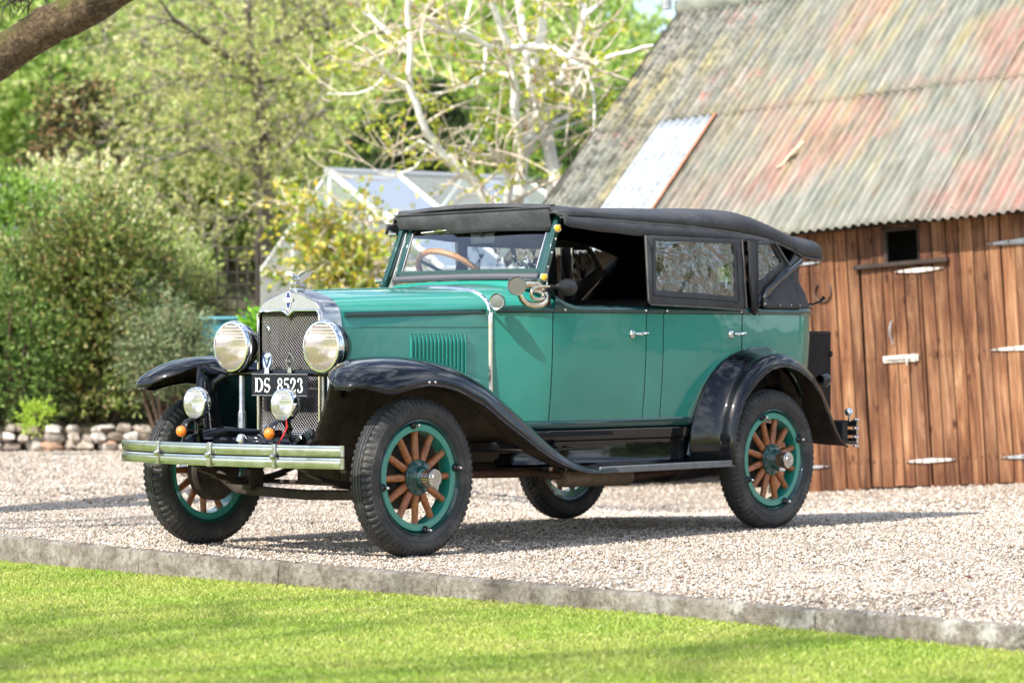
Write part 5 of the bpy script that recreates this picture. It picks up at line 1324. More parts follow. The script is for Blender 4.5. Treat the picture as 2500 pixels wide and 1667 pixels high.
def lumps(rs, n, c, rad, k=14, bias=.35, zmin=None):
    """points on a lumpy crown: k sub-spheres around an ellipsoid"""
    c = np.array(c); rad = np.array(rad); d = rdir(k, rs); d /= np.linalg.norm(d, axis=1, keepdims=True)
    sc = c + d * rad * rs.uniform(.25, .78, (k, 1)); sr = rad.mean() * rs.uniform(.28, .55, k)
    i = rs.randint(0, k, n); e = rdir(n, rs); e /= np.linalg.norm(e, axis=1, keepdims=True)
    P = sc[i] + e * (sr[i] * rs.uniform(bias, 1, n) ** .5)[:, None]
    D = e + (P - c) / rad * .4
    if zmin is not None: kk = P[:, 2] > zmin; P, D = P[kk], D[kk]
    return P, D
def branch_tube(mb, pts, r0, r1, n=6):
    mb.tube(pts, [r0 + (r1 - r0) * i / (len(pts) - 1) for i in range(len(pts))], n, cap=False)
def wiggle(a, b, rr, k=6, amp=.08, sag=0):
    a, b = V(a), V(b); L = (b - a).length; o = []
    for i in range(k + 1):
        t = i / k; p = a.lerp(b, t); w_ = math.sin(math.pi * t) * L * amp
        o.append(p + V((rr.uniform(-1, 1), rr.uniform(-1, 1), rr.uniform(-1, 1))) * w_ * .6 - V((0, 0, sag * L * math.sin(math.pi * t))))
    return o
m_bark = simple('grey_bark', (.14, .115, .09), .85, var=.45, vscale=7, bump=.02, bscale=12)
m_palebark = simple('pale_bark', (.86, .83, .76), .75, var=.2, vscale=5, bump=.01, bscale=14)
m_twig = simple('pale_twig', (.62, .53, .41), .8, var=.25)
m_darkbark = simple('dark_bark', (.05, .038, .03), .9, var=.4)
m_stem = simple('shrub_stem', (.10, .06, .04), .85, var=.4)

def shrub(name, label, c, rad, n, leaf, width, stops, seed, m=9, k=16, slen=.22, up=.5, zmin=None, spread=.7, patch=None, trans=.3, group=None, cat='shrub', pscale=1.2):
    rs = np.random.RandomState(seed); rr = random.Random(seed)
    root = empty(name, (c[0], c[1], c[2] - rad[2])); tag(root, label, cat, group)
    off = np.array([c[0], c[1], c[2] - rad[2]])
    P, D = lumps(rs, n, c, rad, k, zmin=zmin); D = D + np.array([0, 0, up]) + rs.normal(size=D.shape) * .3
    v, q = sprigs(P - off, D, slen * rs.uniform(.5, 1.2, len(P)), m, rs, leaf, width, spread=spread)
    npmesh('foliage', v, q, leaf_mat(name + '_leaf', stops, patch=patch, trans=trans, gain=1.75, pscale=pscale), root)
    mb = MB()
    for i in range(16):
        a = rr.uniform(0, 6.28); r_ = rr.uniform(.3, .85); b = V((math.cos(a) * rad[0] * r_, math.sin(a) * rad[1] * r_, rad[2] * rr.uniform(.8, 1.7)))
        branch_tube(mb, wiggle((b.x * .15, b.y * .15, -.1), b, rr, 5, .06), .022, .006, 5)
    obj('stems', mb, m_stem, root, merge=False)
    return root

def blob_core(): pass

# ------------------------------------------------------------------ the planted bank at the left
GR = [(0, (.035, .060, .016)), (.3, (.065, .12, .025)), (.6, (.11, .19, .04)), (.85, (.18, .27, .07)), (1, (.26, .22, .12))]
OL = [(0, (.030, .042, .012)), (.25, (.065, .090, .020)), (.5, (.115, .145, .032)), (.70, (.17, .195, .05)), (.84, (.23, .145, .07)), (1, (.27, .29, .15))]
SV = [(0, (.035, .055, .020)), (.3, (.075, .11, .042)), (.6, (.14, .18, .08)), (.85, (.27, .31, .19)), (1, (.22, .14, .07))]
bk = V((DD[0], DD[1], 0))
def sp(px, d): p = at(px, 784, d); return p
p_ = sp(222, 27.6); shrub('large_bush', 'large rounded olive-green bush filling the bank behind the stone wall', (p_.x, p_.y, 1.32), (.84, .95, 1.10), 5200, .062, .028, OL, 2, m=8, up=.6, slen=.24, k=44, zmin=.30, patch=((.62, .58, .42), (1.30, 1.45, 1.35)), spread=.9, pscale=2.4)
p_ = sp(375, 26.9); shrub('silvery_bush', 'lower silvery small-leaved bush between the large olive bush and the left headlamp', (p_.x, p_.y, .95), (.42, .50, .72), 2600, .034, .019, SV, 3, m=9, up=.5, slen=.18, spread=1.1, zmin=.28, k=12)
p_ = sp(20, 27.4); shrub('green_shrub', 'mid green bushy shrub at the far left edge above the stone wall', (p_.x, p_.y, 1.0), (.62, .80, .80), 2600, .050, .022, GR, 1, up=.5, zmin=.34, k=16)
p_ = sp(432, 28.6); shrub('dark_shrub', 'dark green shrub with upright shoots just left of the trellis', (p_.x, p_.y, 1.25), (.20, .40, .75), 1300, .038, .015, [(0, (.030, .040, .014)), (.4, (.065, .085, .025)), (.75, (.13, .15, .05)), (1, (.24, .17, .09))], 4, m=9, up=.9, slen=.22, zmin=.3, k=10)
p_ = sp(110, 29.6); shrub('flowering_shrub', 'fresh green shrub with pale purple flower spikes above the large olive bush', (p_.x, p_.y, 1.60), (1.0, 1.0, .70), 2600, .055, .020, [(0, (.06, .11, .02)), (.35, (.13, .24, .04)), (.65, (.22, .36, .08)), (.88, (.32, .42, .15)), (.9, (.34, .28, .34)), (1, (.42, .34, .42))], 5, up=.9, slen=.26, k=20)
p_ = sp(320, 30.2); shrub('spiky_shrub', 'light green shrub left of the dark grey tree trunk', (p_.x, p_.y, 1.55), (.60, .9, .75), 1700, .055, .020, [(0, (.08, .12, .02)), (.35, (.18, .26, .05)), (.7, (.30, .38, .11)), (1, (.38, .34, .22))], 6, up=.9, slen=.26, k=16)
p_ = at(95, 940, 26.0); shrub('golden_fern', 'small bright yellow-green plant hanging over the low stone wall', (p_.x, p_.y, .36), (.11, .10, .07), 110, .055, .014, [(0, (.16, .26, .02)), (.6, (.26, .36, .04)), (1, (.36, .42, .08))], 7, m=6, up=.1, k=5, slen=.13)
p_ = sp(15, 29.8); shrub('bright_hedge', 'bright green leafy shrub at the left edge of the picture', (p_.x, p_.y, 2.05), (.5, .8, .8), 1100, .08, .04, [(0, (.05, .09, .015)), (.5, (.13, .22, .03)), (1, (.24, .32, .07))], 8, up=.3)
p_ = at(592, 800, 25.0); shrub('leafy_bush', 'vivid green broad-leaved bush right behind the radiator', (p_.x, p_.y, .80), (.13, .35, .42), 700, .055, .030, [(0, (.03, .10, .008)), (.4, (.10, .26, .015)), (.75, (.22, .42, .03)), (1, (.36, .52, .08))], 9, m=6, up=.3, k=8, slen=.14)
p_ = sp(160, 31.5); shrub('cream_blossom_shrub', 'loose shrub covered in creamy white blossom, nearer the left edge', (p_.x, p_.y, 2.35), (.80, 1.0, .45), 1500, .065, .045, [(0, (.16, .22, .05)), (.25, (.24, .28, .08)), (.5, (.34, .33, .15)), (.75, (.42, .39, .23)), (1, (.46, .43, .31))], 10, m=7, up=.4, k=24, slen=.20)
p_ = sp(300, 31.2); shrub('cream_blossom_shrub', 'second creamy blossom shrub, lower and right of the first', (p_.x, p_.y, 1.98), (.70, 1.0, .40), 1400, .060, .042, [(0, (.16, .22, .05)), (.25, (.24, .28, .08)), (.5, (.34, .34, .15)), (.75, (.40, .37, .22)), (1, (.40, .36, .28))], 12, m=7, up=.4, k=24, slen=.20)

# low rubble wall in front of the bank
mb = MB(); rw = random.Random(12)
A0 = V((-4.9, -12.4, 0)); A1 = V((-5.9, -11.5, 0)); A2 = V((-6.85, -10.55, 0)); A3 = V((-9.6, -8.3, 0))
def wallp(t):
    segs = [(A0, A1), (A1, A2), (A2, A3)]; i = min(2, int(t)); a, b = segs[i]; return a.lerp(b, t - i), (b - a).normalized()
t = 0.0
def rock(mb, c, rx, ry, rz, ang, rr, n=7, m=5):
    G = []; ph = [rr.uniform(0, 6.28) for _ in range(4)]
    for i in range(m + 1):
        a = math.pi * i / m; row = []
        for j in range(n):
            b = 2 * math.pi * j / n; f = 1 + .16 * math.sin(2 * b + ph[0]) * math.sin(a) + .12 * math.sin(3 * a + ph[1] + b)
            f *= 1 / max(abs(math.sin(a) * math.cos(b)), abs(math.sin(a) * math.sin(b)), abs(math.cos(a))) ** .72
            x, y, z = rx * f * math.sin(a) * math.cos(b), ry * f * math.sin(a) * math.sin(b), rz * f * math.cos(a)
            row.append((c[0] + x * math.cos(ang) - y * math.sin(ang), c[1] + x * math.sin(ang) + y * math.cos(ang), c[2] + z))
        row.append(row[0]); G.append(row)
    mb.grid(G)
for row_, z in ((0, .045), (1, .125), (2, .20)):
    t = 0.0
    while t < 2.999:
        p, dr = wallp(t); L_ = rw.uniform(.09, .22); sl_ = [(A1 - A0).length, (A2 - A1).length, (A3 - A2).length][min(2, int(t))]
        zz = z + rw.uniform(-.015, .015)
        if row_ < 2 or rw.random() < .85: rock(mb, (p.x + rw.uniform(-.02, .02), p.y + rw.uniform(-.02, .02), zz), L_ * .52, .10, rw.uniform(.040, .054), math.atan2(dr.y, dr.x), rw)
        t += L_ * .98 / sl_
M = Mat('rubble_stone').set(rough=.85); g = M.n('ShaderNodeNewGeometry'); r_ = M.ramp(g, 'Random Per Island', [(0, (.28, .23, .19)), (.2, (.44, .38, .32)), (.4, (.56, .51, .45)), (.7, (.64, .60, .55)), (.86, (.50, .32, .22)), (.92, (.40, .35, .30)), (1, (.52, .46, .40))], 'CONSTANT')
c = M.coord(); n_ = M.noise(c, 14, 6); rn = M.ramp(n_, 'Fac', [(.35, (.6, .57, .52)), (.6, (1, 1, 1))]); mm = M.mix(None, 1, (r_, 0), (rn, 0), 'MULTIPLY'); M.l(mm, 2, M.p, 'Base Color'); M.nrm(M.bump(n_, 'Fac', .02))
rw_o = obj('rubble_wall', mb, M.m, merge=False, smooth=50)
tag(rw_o, 'low rubble stone wall at the foot of the planted bank', 'wall')
G = []
for t in frange(0, 2.999, 30):
    p, dr = wallp(t); nn = V((-dr.y, dr.x, 0)); 
    if nn.dot(V((-DD[0], -DD[1], 0))) > 0: nn = -nn
    G.append([tuple(p + nn * .02 + V((0, 0, -.1))), tuple(p + nn * .02 + V((0, 0, .20))), tuple(p + nn * .8 + V((0, 0, .30))), tuple(p + nn * 3 + V((0, 0, .55))), tuple(p + nn * 14 + V((0, 0, 1.2))), tuple(p + nn * 60 + V((0, 0, 6)))])
tag(obj('garden_bank', MB().grid(G), simple('soil', (.06, .05, .025), .9, var=.6, vscale=2, bump=.03)), 'earth bank carrying the shrubs', 'ground', kind='structure')

# ------------------------------------------------------------------ trees
def grow(mb, tips, p, d, L, r, depth, rr, bend=.25, split=(2, 3), shrink=.72, upb=.1, spreadA=.6, n=6):
    pts = [p]; q = p.copy(); dd = d.normalized(); k = 5
    for i in range(k):
        dd = (dd + V((rr.uniform(-1, 1), rr.uniform(-1, 1), rr.uniform(-1, 1))) * bend + V((0, 0, upb))).normalized(); q = q + dd * (L / k); pts.append(q.copy())
        if depth <= 2: tips.append((q.copy(), dd.copy(), depth))
    branch_tube(mb, pts, r, r * .62, n if r > .03 else 4)
    if depth == 0: return
    for i in range(rr.randint(*split)):
        nd = (dd + V((rr.uniform(-1, 1), rr.uniform(-1, 1), rr.uniform(-.7, 1))) * spreadA).normalized()
        j = rr.choice([3, 4, 5, 5]); grow(mb, tips, pts[j], nd, L * shrink * rr.uniform(.8, 1.15), r * .60, depth - 1, rr, bend, split, shrink, upb, spreadA, n)
def tree(name, label, base, H, trunk_r, seed, stops, nleaf, leaf, width, depth=4, crown=.25, group=None, bark=None, lean=(0, 0), cat='tree', patch=None, spreadA=.6, upb=.08, trans=.35, L0=None, split=(2, 4), bend=.22, m=5):
    rr = random.Random(seed); rs = np.random.RandomState(seed); root = empty(name, base); tag(root, label, cat, group)
    mb = MB(); tips = []; grow(mb, tips, V((0, 0, -.2)), V((lean[0], lean[1], 1)), L0 or H * .38, trunk_r, depth, rr, bend, split, .74, upb, spreadA)
    obj('trunk', mb, bark or m_bark, root, merge=False)
    T = np.array([tuple(t[0]) for t in tips]); Dn = np.array([tuple(t[1]) for t in tips])
    i = rs.randint(0, len(T), nleaf // m); C = T[i] + rs.normal(size=(len(i), 3)) * crown
    v, q = sprigs(C, Dn[i] * .5 + rdir(len(i), rs), rs.uniform(.15, .40, len(i)), m, rs, leaf, width, droop=.4)
    if nleaf: npmesh('crown', v, q, leaf_mat(name + '_leaf', stops, patch=patch, trans=trans, rough=.5), root)
    return root
YG = [(0, (.30, .34, .09)), (.3, (.50, .53, .16)), (.6, (.66, .66, .24)), (.85, (.76, .74, .36)), (1, (.68, .60, .38))]
BG = [(0, (.20, .32, .07)), (.35, (.38, .54, .14)), (.7, (.56, .68, .24)), (1, (.70, .74, .40))]
DG = [(0, (.010, .025, .010)), (.4, (.025, .055, .018)), (.8, (.06, .10, .03)), (1, (.12, .16, .05))]

# the yellow-green tree with the dark trunk, traced limbs then grown twigs
def limb_tree(name, label, limbs, D0, seed, stops, nleaf, leaf, width, bark, twig_n, twig_len, crown, twig_mat, zfix=None, cat='tree', m=5, droop=.5, depthspread=1.0, upt=.2, tr=.0075, extra=None):
    rr = random.Random(seed); rs = np.random.RandomState(seed); base = at(limbs[0][0][0][0], limbs[0][0][0][1], D0); root = empty(name, (base.x, base.y, base.z)); tag(root, label, cat)
    bo = V((base.x, base.y, base.z)); mb = MB(); spots = []; fwd = V((DD[0], DD[1], 0))
    for pts, r0, r1, dz in limbs:
        k = len(pts); P = []
        for i, (x, y) in enumerate(pts):
            P.append(at(x, y, D0 + dz * i / max(1, k - 1)) - bo)
        Q = []
        for i in range(k - 1):
            for t in (0, .5): Q.append(P[i].lerp(P[i + 1], t) + (V((rr.uniform(-1, 1), rr.uniform(-1, 1), rr.uniform(-1, 1))) * r0 * .35 if t else V((0, 0, 0))))
        Q.append(P[-1]); branch_tube(mb, Q, r0, r1, 8)
        for i in range(2 if len(spots) else 3, len(Q)): spots.append((Q[i], (Q[i] - Q[i - 1]).normalized(), r0 + (r1 - r0) * i / len(Q)))
    obj('trunk', mb, bark, root, merge=False)
    tw = MB(); tips = []
    for i in range(twig_n):
        p, d_, r_ = rr.choice(spots); dd = (d_ * .4 + V((rr.gauss(0, 1), rr.gauss(0, 1), rr.gauss(0, .7))) + V((0, 0, upt))).normalized(); L = twig_len * rr.uniform(.5, 1.4); q = p.copy(); pts = [q.copy()]; curl = V((rr.uniform(-1, 1), rr.uniform(-1, 1), rr.uniform(-.6, 1))) * .35
        for s_ in range(7): dd = (dd + curl * .55 + V((rr.uniform(-1, 1), rr.uniform(-1, 1), rr.uniform(-1, 1))) * .12).normalized(); q = q + dd * L / 7; pts.append(q.copy()); (tips.append((q.copy(), dd.copy())) if s_ > 1 else None)
        branch_tube(tw, pts, min(r_ * .6, tr * 2.0), tr * .6, 4)
        if rr.random() < .5:
            j = rr.choice([3, 4, 5]); d2 = (dd + V((rr.gauss(0, .8), rr.gauss(0, .8), rr.gauss(0, .8)))).normalized(); q2 = pts[j].copy(); p2 = [q2.copy()]
            for s_ in range(4): d2 = (d2 + V((0, 0, .15))).normalized(); q2 = q2 + d2 * L / 9; p2.append(q2.copy())
            tips.append((q2.copy(), d2.copy())); branch_tube(tw, p2, tr, tr * .5, 4)
    obj('twigs', tw, twig_mat, root, merge=False)
    T = np.array([tuple(t[0]) for t in tips]); Dn = np.array([tuple(t[1]) for t in tips]); i = rs.randint(0, len(T), nleaf // m)
    C = T[i] + rs.normal(size=(len(i), 3)) * crown
    v, q = sprigs(C, Dn[i] + rdir(len(i), rs) * .6, rs.uniform(.06, .22, len(i)), m, rs, leaf, width, droop=droop)
    npmesh('crown', v, q, leaf_mat(name + '_leaf', stops, trans=.5), root)
    return root
lt = [([(605, 760), (612, 640), (606, 520), (603, 420), (600, 360), (612, 300), (604, 240), (590, 190), (575, 150), (568, 60), (566, -60), (560, -200)], .115, .03, 0),
      ([(575, 150), (530, 135), (470, 95), (420, 60), (380, 20), (330, -60)], .05, .012, -1.5), ([(578, 148), (620, 110), (665, 85), (690, 40), (740, 10), (800, -60)], .05, .012, 1.0),
      ([(612, 305), (640, 330), (655, 300), (700, 280), (760, 250)], .04, .010, -1), ([(600, 360), (560, 330), (500, 330), (440, 345), (360, 370), (280, 400)], .03, .008, -1.5), ([(590, 190), (540, 175), (480, 170), (420, 180), (340, 210), (260, 230)], .04, .010, 1.5),
      ([(604, 420), (650, 440), (700, 430), (760, 410)], .03, .008, 1), ([(606, 520), (560, 500), (500, 505), (430, 520)], .025, .008, -1), ([(602, 250), (520, 260), (430, 290), (330, 300), (230, 290)], .03, .008, 0.5),
      ([(568, 60), (500, 20), (430, -20), (340, -60)], .03, .008, 0), ([(567, 20), (640, -10), (720, -40)], .03, .008, -1), ([(590, 190), (660, 180), (730, 150), (800, 160)], .03, .008, 0), ([(608, 560), (660, 540), (700, 520)], .02, .006, 0), ([(570, 100), (480, 60), (380, 110), (300, 90), (200, 110)], .025, .008, 2)]
limb_tree('yellow_leaved_tree', 'tall tree with dark grey trunk and sparse yellow-green spring leaves', lt, 35, 31, YG, 17000, .062, .038, m_bark, 300, .85, .30, simple('grey_twig', (.24, .21, .17), .85), droop=.8, upt=0)

# the many-stemmed pale tree above the car
def c12(u, v): return (658.6 + .36 * u, .36 * v)
mt = []
for pts, r0, r1, dz in [
    ([(1440, 1500), (1470, 1320), (1500, 1080), (1560, 900), (1600, 700), (1560, 560), (1530, 330), (1510, 180), (1480, 20), (1470, -150)], .062, .03, .2),
    ([(1500, 1080), (1510, 960), (1470, 800), (1460, 600), (1440, 420), (1400, 260), (1330, 80), (1280, -60)], .055, .025, -.6),
    ([(1690, 1500), (1700, 1290), (1715, 1150), (1680, 980), (1650, 780), (1620, 560), (1590, 420), (1610, 260), (1630, 120), (1600, -60)], .075, .035, .5),
    ([(1380, 1500), (1400, 1310), (1430, 1150), (1380, 1060), (1330, 980), (1250, 900)], .045, .015, -.5),
    ([(1340, 1480), (1280, 1300), (1180, 1150), (1080, 1060), (980, 970), (900, 860), (850, 740), (800, 600), (780, 450), (790, 280), (770, 80), (750, -60)], .046, .022, -.9),
    ([(800, 590), (720, 550), (640, 470), (560, 370), (480, 290)], .032, .010, -.6), ([(780, 345), (700, 260), (620, 190), (540, 110), (470, 50)], .030, .010, .4),
    ([(1620, 620), (1690, 560), (1760, 470), (1820, 340), (1870, 240), (1900, 80), (1890, -60)], .050, .018, .8), ([(1545, 300), (1640, 305), (1720, 330), (1820, 400), (1920, 440), (2010, 380), (2200, 330), (2340, 290)], .040, .010, -.7),
    ([(1540, 290), (1400, 320), (1270, 290), (1130, 210), (1000, 200), (880, 110)], .040, .012, -.9), ([(1690, 800), (1780, 750), (1850, 690)], .028, .010, .3), ([(1740, 690), (1810, 610), (1870, 520), (1900, 430), (1900, 330)], .032, .012, -.5),
    ([(1640, 640), (1660, 440), (1700, 380), (1780, 300)], .028, .010, .6), ([(1910, 440), (1960, 600), (1960, 820), (1950, 900)], .018, .007, -.3), ([(1460, 500), (1340, 470), (1240, 480), (1130, 560), (1000, 590), (860, 620)], .024, .008, .5),
    ([(1270, 290), (1260, 430), (1210, 540), (1080, 560)], .018, .006, -.3), ([(1570, 900), (1700, 830), (1860, 780), (1960, 740)], .020, .006, .3), ([(980, 970), (850, 900), (760, 960), (680, 1000)], .018, .006, .4), ([(900, 950), (820, 1070), (700, 1120), (600, 1110)], .015, .005, 0),
    ([(1900, 100), (1990, 30), (2060, -40)], .025, .010, 0), ([(640, 470), (560, 560), (440, 600), (260, 600)], .016, .006, 0), ([(1130, 210), (1150, 100), (1180, -20)], .02, .01, .4), ([(1180, 1150), (1130, 1020), (1200, 900), (1280, 760), (1290, 640)], .016, .006, .3)]:
    mt.append(([c12(*p) for p in pts], r0, r1, dz))
limb_tree('pale_stemmed_tree', 'multi-stemmed tree with pale branches and a few opening chartreuse leaves above the car', mt, 27.5, 33, [(0, (.30, .38, .03)), (.5, (.52, .58, .06)), (.85, (.68, .68, .12)), (1, (.66, .34, .22))], 2200, .080, .048, m_palebark, 230, .80, .05, m_twig, m=4, droop=.2, upt=.1, tr=.008)

# yellow-leaved climber tangle in front of the greenhouse
rr = random.Random(41); rs = np.random.RandomState(41)
b0 = at(790, 690, 29); root = empty('climber', (b0.x, b0.y, .9)); tag(root, 'tangled climber with pale stems and yellow leaves in front of the greenhouse', 'climber')
bo = V((b0.x, b0.y, .9)); mb = MB(); tips = []
for i in range(9):
    bx_ = at(rr.uniform(730, 900), 720, 29 + rr.uniform(-.3, .3)) - bo; tx_ = at(rr.uniform(660, 905), rr.uniform(470, 560), 29 + rr.uniform(-.5, .5)) - bo
    P = wiggle(bx_, tx_, rr, 8, .10); branch_tube(mb, P, .022, .010, 6)
    for k in range(34):
        p = rr.choice(P[2:]); q = p + V((rr.gauss(0, .28), rr.gauss(0, .25), rr.gauss(.03, .16))); W_ = wiggle(p, q, rr, 5, .18); branch_tube(mb, W_, .009, .004, 4); tips += [(w_, (q - p)) for w_ in W_[2:]]
obj('stems', mb, m_twig, root, merge=False)
T = np.array([tuple(t[0]) for t in tips]); Dn = np.array([tuple(t[1]) for t in tips]); i = rs.randint(0, len(T), 1500)
v, q = sprigs(T[i] + rs.normal(size=(1500, 3)) * .05, Dn[i] + rdir(1500, rs) * .4, rs.uniform(.05, .14, 1500), 3, rs, .075, .045, droop=.2)
npmesh('foliage', v, q, leaf_mat('climber_leaf', [(0, (.10, .22, .02)), (.3, (.34, .46, .04)), (.55, (.62, .60, .06)), (.75, (.78, .58, .06)), (.9, (.70, .66, .40)), (1, (.12, .26, .06))]), root)

# dark conifers and background woods
def conifer(name, label, base, H, Rr, seed, stops, n=9000, leaf=.10, tilt=0):
    rs = np.random.RandomState(seed); rr = random.Random(seed); root = empty(name, base); tag(root, label, 'conifer')
    mb = MB().tube([(0, 0, -.3), (0, 0, H)], [.14, .02], 7, cap=False); P = []; D = []
    z = .15 * H
    while z < H:
        rad = Rr * (1 - (z / H) ** 1.3) * rr.uniform(.75, 1.15) + .08
        for k in range(rr.randint(4, 6)):
            a = rr.uniform(0, 6.28); e = V((math.cos(a) * rad, math.sin(a) * rad, z + rad * rr.uniform(-.25, .12))); W_ = wiggle((0, 0, z), e, rr, 4, .03, .08); branch_tube(mb, W_, .025, .006, 4)
            for w_ in W_[1:]:
                for q_ in range(3): P.append(tuple(w_ + V((rr.gauss(0, .10), rr.gauss(0, .10), rr.gauss(-.02, .05))))); D.append((math.cos(a) + rr.gauss(0, .5), math.sin(a) + rr.gauss(0, .5), rr.gauss(-.05, .3)))
        z += rr.uniform(.16, .26) * max(.7, H / 5)
    obj('trunk', mb, m_darkbark, root, merge=False)
    P = np.array(P); D = np.array(D); i = rs.randint(0, len(P), n // 10)
    v, q = sprigs(P[i] + rs.normal(size=(len(i), 3)) * .05, D[i], rs.uniform(.15, .38, len(i)), 10, rs, leaf, leaf * .22, spread=.9)
    npmesh('crown', v, q, leaf_mat(name + '_leaf', stops, trans=.15, spec=.2), root); return root
def gz(p, z): return (p.x, p.y, z)
p_ = at(175, 560, 36); conifer('spruce', 'dark conifer with brownish new tips behind the cream blossom', gz(p_, .6), 3.6, 1.15, 51, [(0, (.012, .022, .010)), (.45, (.030, .050, .018)), (.72, (.08, .09, .03)), (.74, (.40, .22, .10)), (1, (.50, .32, .16))], 15000, .09)
p_ = at(985, 560, 41); conifer('yew', 'dense dark evergreen behind the pale-stemmed tree', gz(p_, .2), 4.6, 1.7, 52, DG, 22000, .12)
p_ = at(890, 560, 39); conifer('yew', 'lower dark evergreen left of the dense one, above the greenhouse', gz(p_, .2), 3.8, 1.3, 53, DG, 14000, .12)
p_ = at(1310, 620, 33); conifer('yew', 'dark green evergreen against the left edge of the barn roof', gz(p_, .0), 3.5, .8, 57, [(0, (.02, .05, .01)), (.5, (.06, .13, .02)), (1, (.14, .24, .05))], 12000, .11)
woods = [  # px, base distance, height, radius seed
    (20, 46, 9.5, 61, BG), (150, 50, 10, 62, YG), (300, 54, 10.5, 63, BG), (430, 58, 9, 64, BG), (560, 56, 11, 65, BG), (700, 52, 9.5, 66, BG), (800, 56, 10.5, 67, BG),
    (900, 52, 9.5, 68, YG), (1010, 50, 9.0, 69, BG), (1110, 47, 8.5, 70, BG), (1210, 49, 9.0, 71, BG), (1310, 47, 7.2, 72, BG), (1400, 50, 5.4, 73, BG), (1500, 54, 4.4, 74, YG)]
names = ['at the far left edge', 'second from the left edge', 'third from the left, behind the yellow tree crown', 'behind the dark tree trunk, left side', 'tallest, directly behind the dark trunk', 'right of the dark trunk', 'above the greenhouse ridge', 'behind the low dark evergreen',
         'behind the dense dark evergreen', 'left of the pale stems', 'behind the pale stems', 'between the pale stems and the barn roof', 'low one beside the sky gap', 'lowest one, seen over the roof edge']
for (px, D_, H_, sd_, st_), nm in zip(woods, names):
    p = at(px, 784, D_); big = .16 if st_ is BG else .12
    rs = np.random.RandomState(sd_); rr = random.Random(sd_); root = empty('woodland_tree', (p.x, p.y, .3)); tag(root, ('bright green' if st_ is BG else 'yellow-green') + ' woodland tree ' + nm, 'tree', 'woodland trees behind the garden')
    mb = MB(); tips = []; grow(mb, tips, V((0, 0, -.5)), V((0, 0, 1)), H_ * .34, .17, 3, rr, .14, (3, 4), .72, .10, .75); obj('trunk', mb, m_bark, root, merge=False)
    rad = (H_ * .27, H_ * .27, H_ * .42); P, D = lumps(rs, 4200, (0, 0, H_ * .52), rad, 26, bias=.15)
    v, q = sprigs(P, D + rs.normal(size=D.shape) * .5, rs.uniform(.2, .55, len(P)), 6, rs, big, big * .5, droop=.3)
    npmesh('crown', v, q, leaf_mat('woodland_leaf', st_, patch=((.75, .80, .65), (1.15, 1.1, 1.05)), pscale=.45, trans=.5, gain=1.15), root)
# distant woodland reading as one mass
rs = np.random.RandomState(90); n = 26000; D = rs.uniform(60, 90, n); L = D * rs.uniform(-.26, .10, n); hh = rs.uniform(0, 1, n) ** .8 * np.where(L / D < .02, 12.5, 6.5) * (.8 + .2 * np.sin(L * .9))
P = np.stack([CAMP[0] + DD[0] * D + RR[0] * L, CAMP[1] + DD[1] * D + RR[1] * L, hh], -1); v, q = sprigs(P, rdir(n, rs, .3), rs.uniform(.4, 1.0, n), 5, rs, .34, .20)
tag(npmesh('distant_woodland', v, q, leaf_mat('distant_leaf', BG, patch=((.7, .8, .6), (1.1, 1.05, 1)), pscale=.25, trans=.5)), 'distant mixed green woodland closing the view', 'woodland', kind='stuff')
G = [[(CAMP[0] + DD[0] * D_ + RR[0] * L_, CAMP[1] + DD[1] * D_ + RR[1] * L_, z_) for L_ in frange(-120, 120, 9)] for D_, z_ in ((23, -.35), (40, -.2), (62, .3), (150, 4), (420, 8))]
tag(obj('meadow', MB().grid(G), simple('meadow_green', (.09, .14, .03), .9, var=.4, vscale=.6)), 'rough grass beyond the garden', 'ground', kind='structure')

# ------------------------------------------------------------------ greenhouse
gh_ = empty('greenhouse'); tag(gh_, 'white-framed greenhouse with glass roof half hidden behind the climber', 'greenhouse')
m_alu = simple('white_aluminium', (.82, .83, .82), .4, var=.1)
m_greyalu = simple('grey_aluminium', (.45, .46, .46), .45, .3)
ap = at(757, 392, 31); gdir = (V(tuple(RR)) * .62 - V(tuple(DD)) * .785).normalized(); rdr = (V(tuple(RR)) * .785 + V(tuple(DD)) * .62).normalized()
zr, ze_ = 2.81, 1.74; base0 = V((ap.x, ap.y, 0)); WL, WR, RL = -1.377, 2.0, 3.6
def g(w_, r_, z): return base0 + gdir * w_ + rdr * r_ + V((0, 0, z))
def roofz(w_): return zr - (zr - ze_) * (w_ / WR if w_ > 0 else w_ / WL)
mb = MB()
def gb(a, b, r=.022): mb.tube([a, b], r, 6)
for r_ in (0, .9, 1.8, 2.7, RL):
    gb(g(0, r_, zr), g(WR, r_, ze_), .030 if r_ == 0 else .022); gb(g(0, r_, zr), g(WL, r_, ze_), .022); gb(g(WR, r_, 0), g(WR, r_, ze_)); gb(g(WL, r_, 0), g(WL, r_, ze_))
gb(g(WL, 0, ze_), g(WR, 0, ze_)); gb(g(WR, 0, ze_), g(WR, RL, ze_)); gb(g(WL, 0, ze_), g(WL, RL, ze_)); gb(g(WL, 0, .9), g(WR, 0, .9))
for w_ in (-.7, 0, .7, 1.35): gb(g(w_, 0, .1), g(w_, 0, roofz(w_)), .018)
gb(g(-.72, 0, roofz(-.72)), g(1.3, 0, roofz(1.3) + .17), .034); gb(g(WL, 0, .9), g(WL - .1, 0, .2), .02); gb(g(WL, 0, 1.30), g(-.3, 0, 1.42), .02); gb(g(.95, 0, roofz(.95) + .02), g(1.0, 1.9, roofz(.98) + .02), .03)
obj('frame', mb, m_alu, gh_, merge=False)
mb = MB(); mb.tube([g(0, -.05, zr + .01), g(0, RL + .05, zr + .01)], .035, 8); obj('ridge', mb, m_greyalu, gh_)
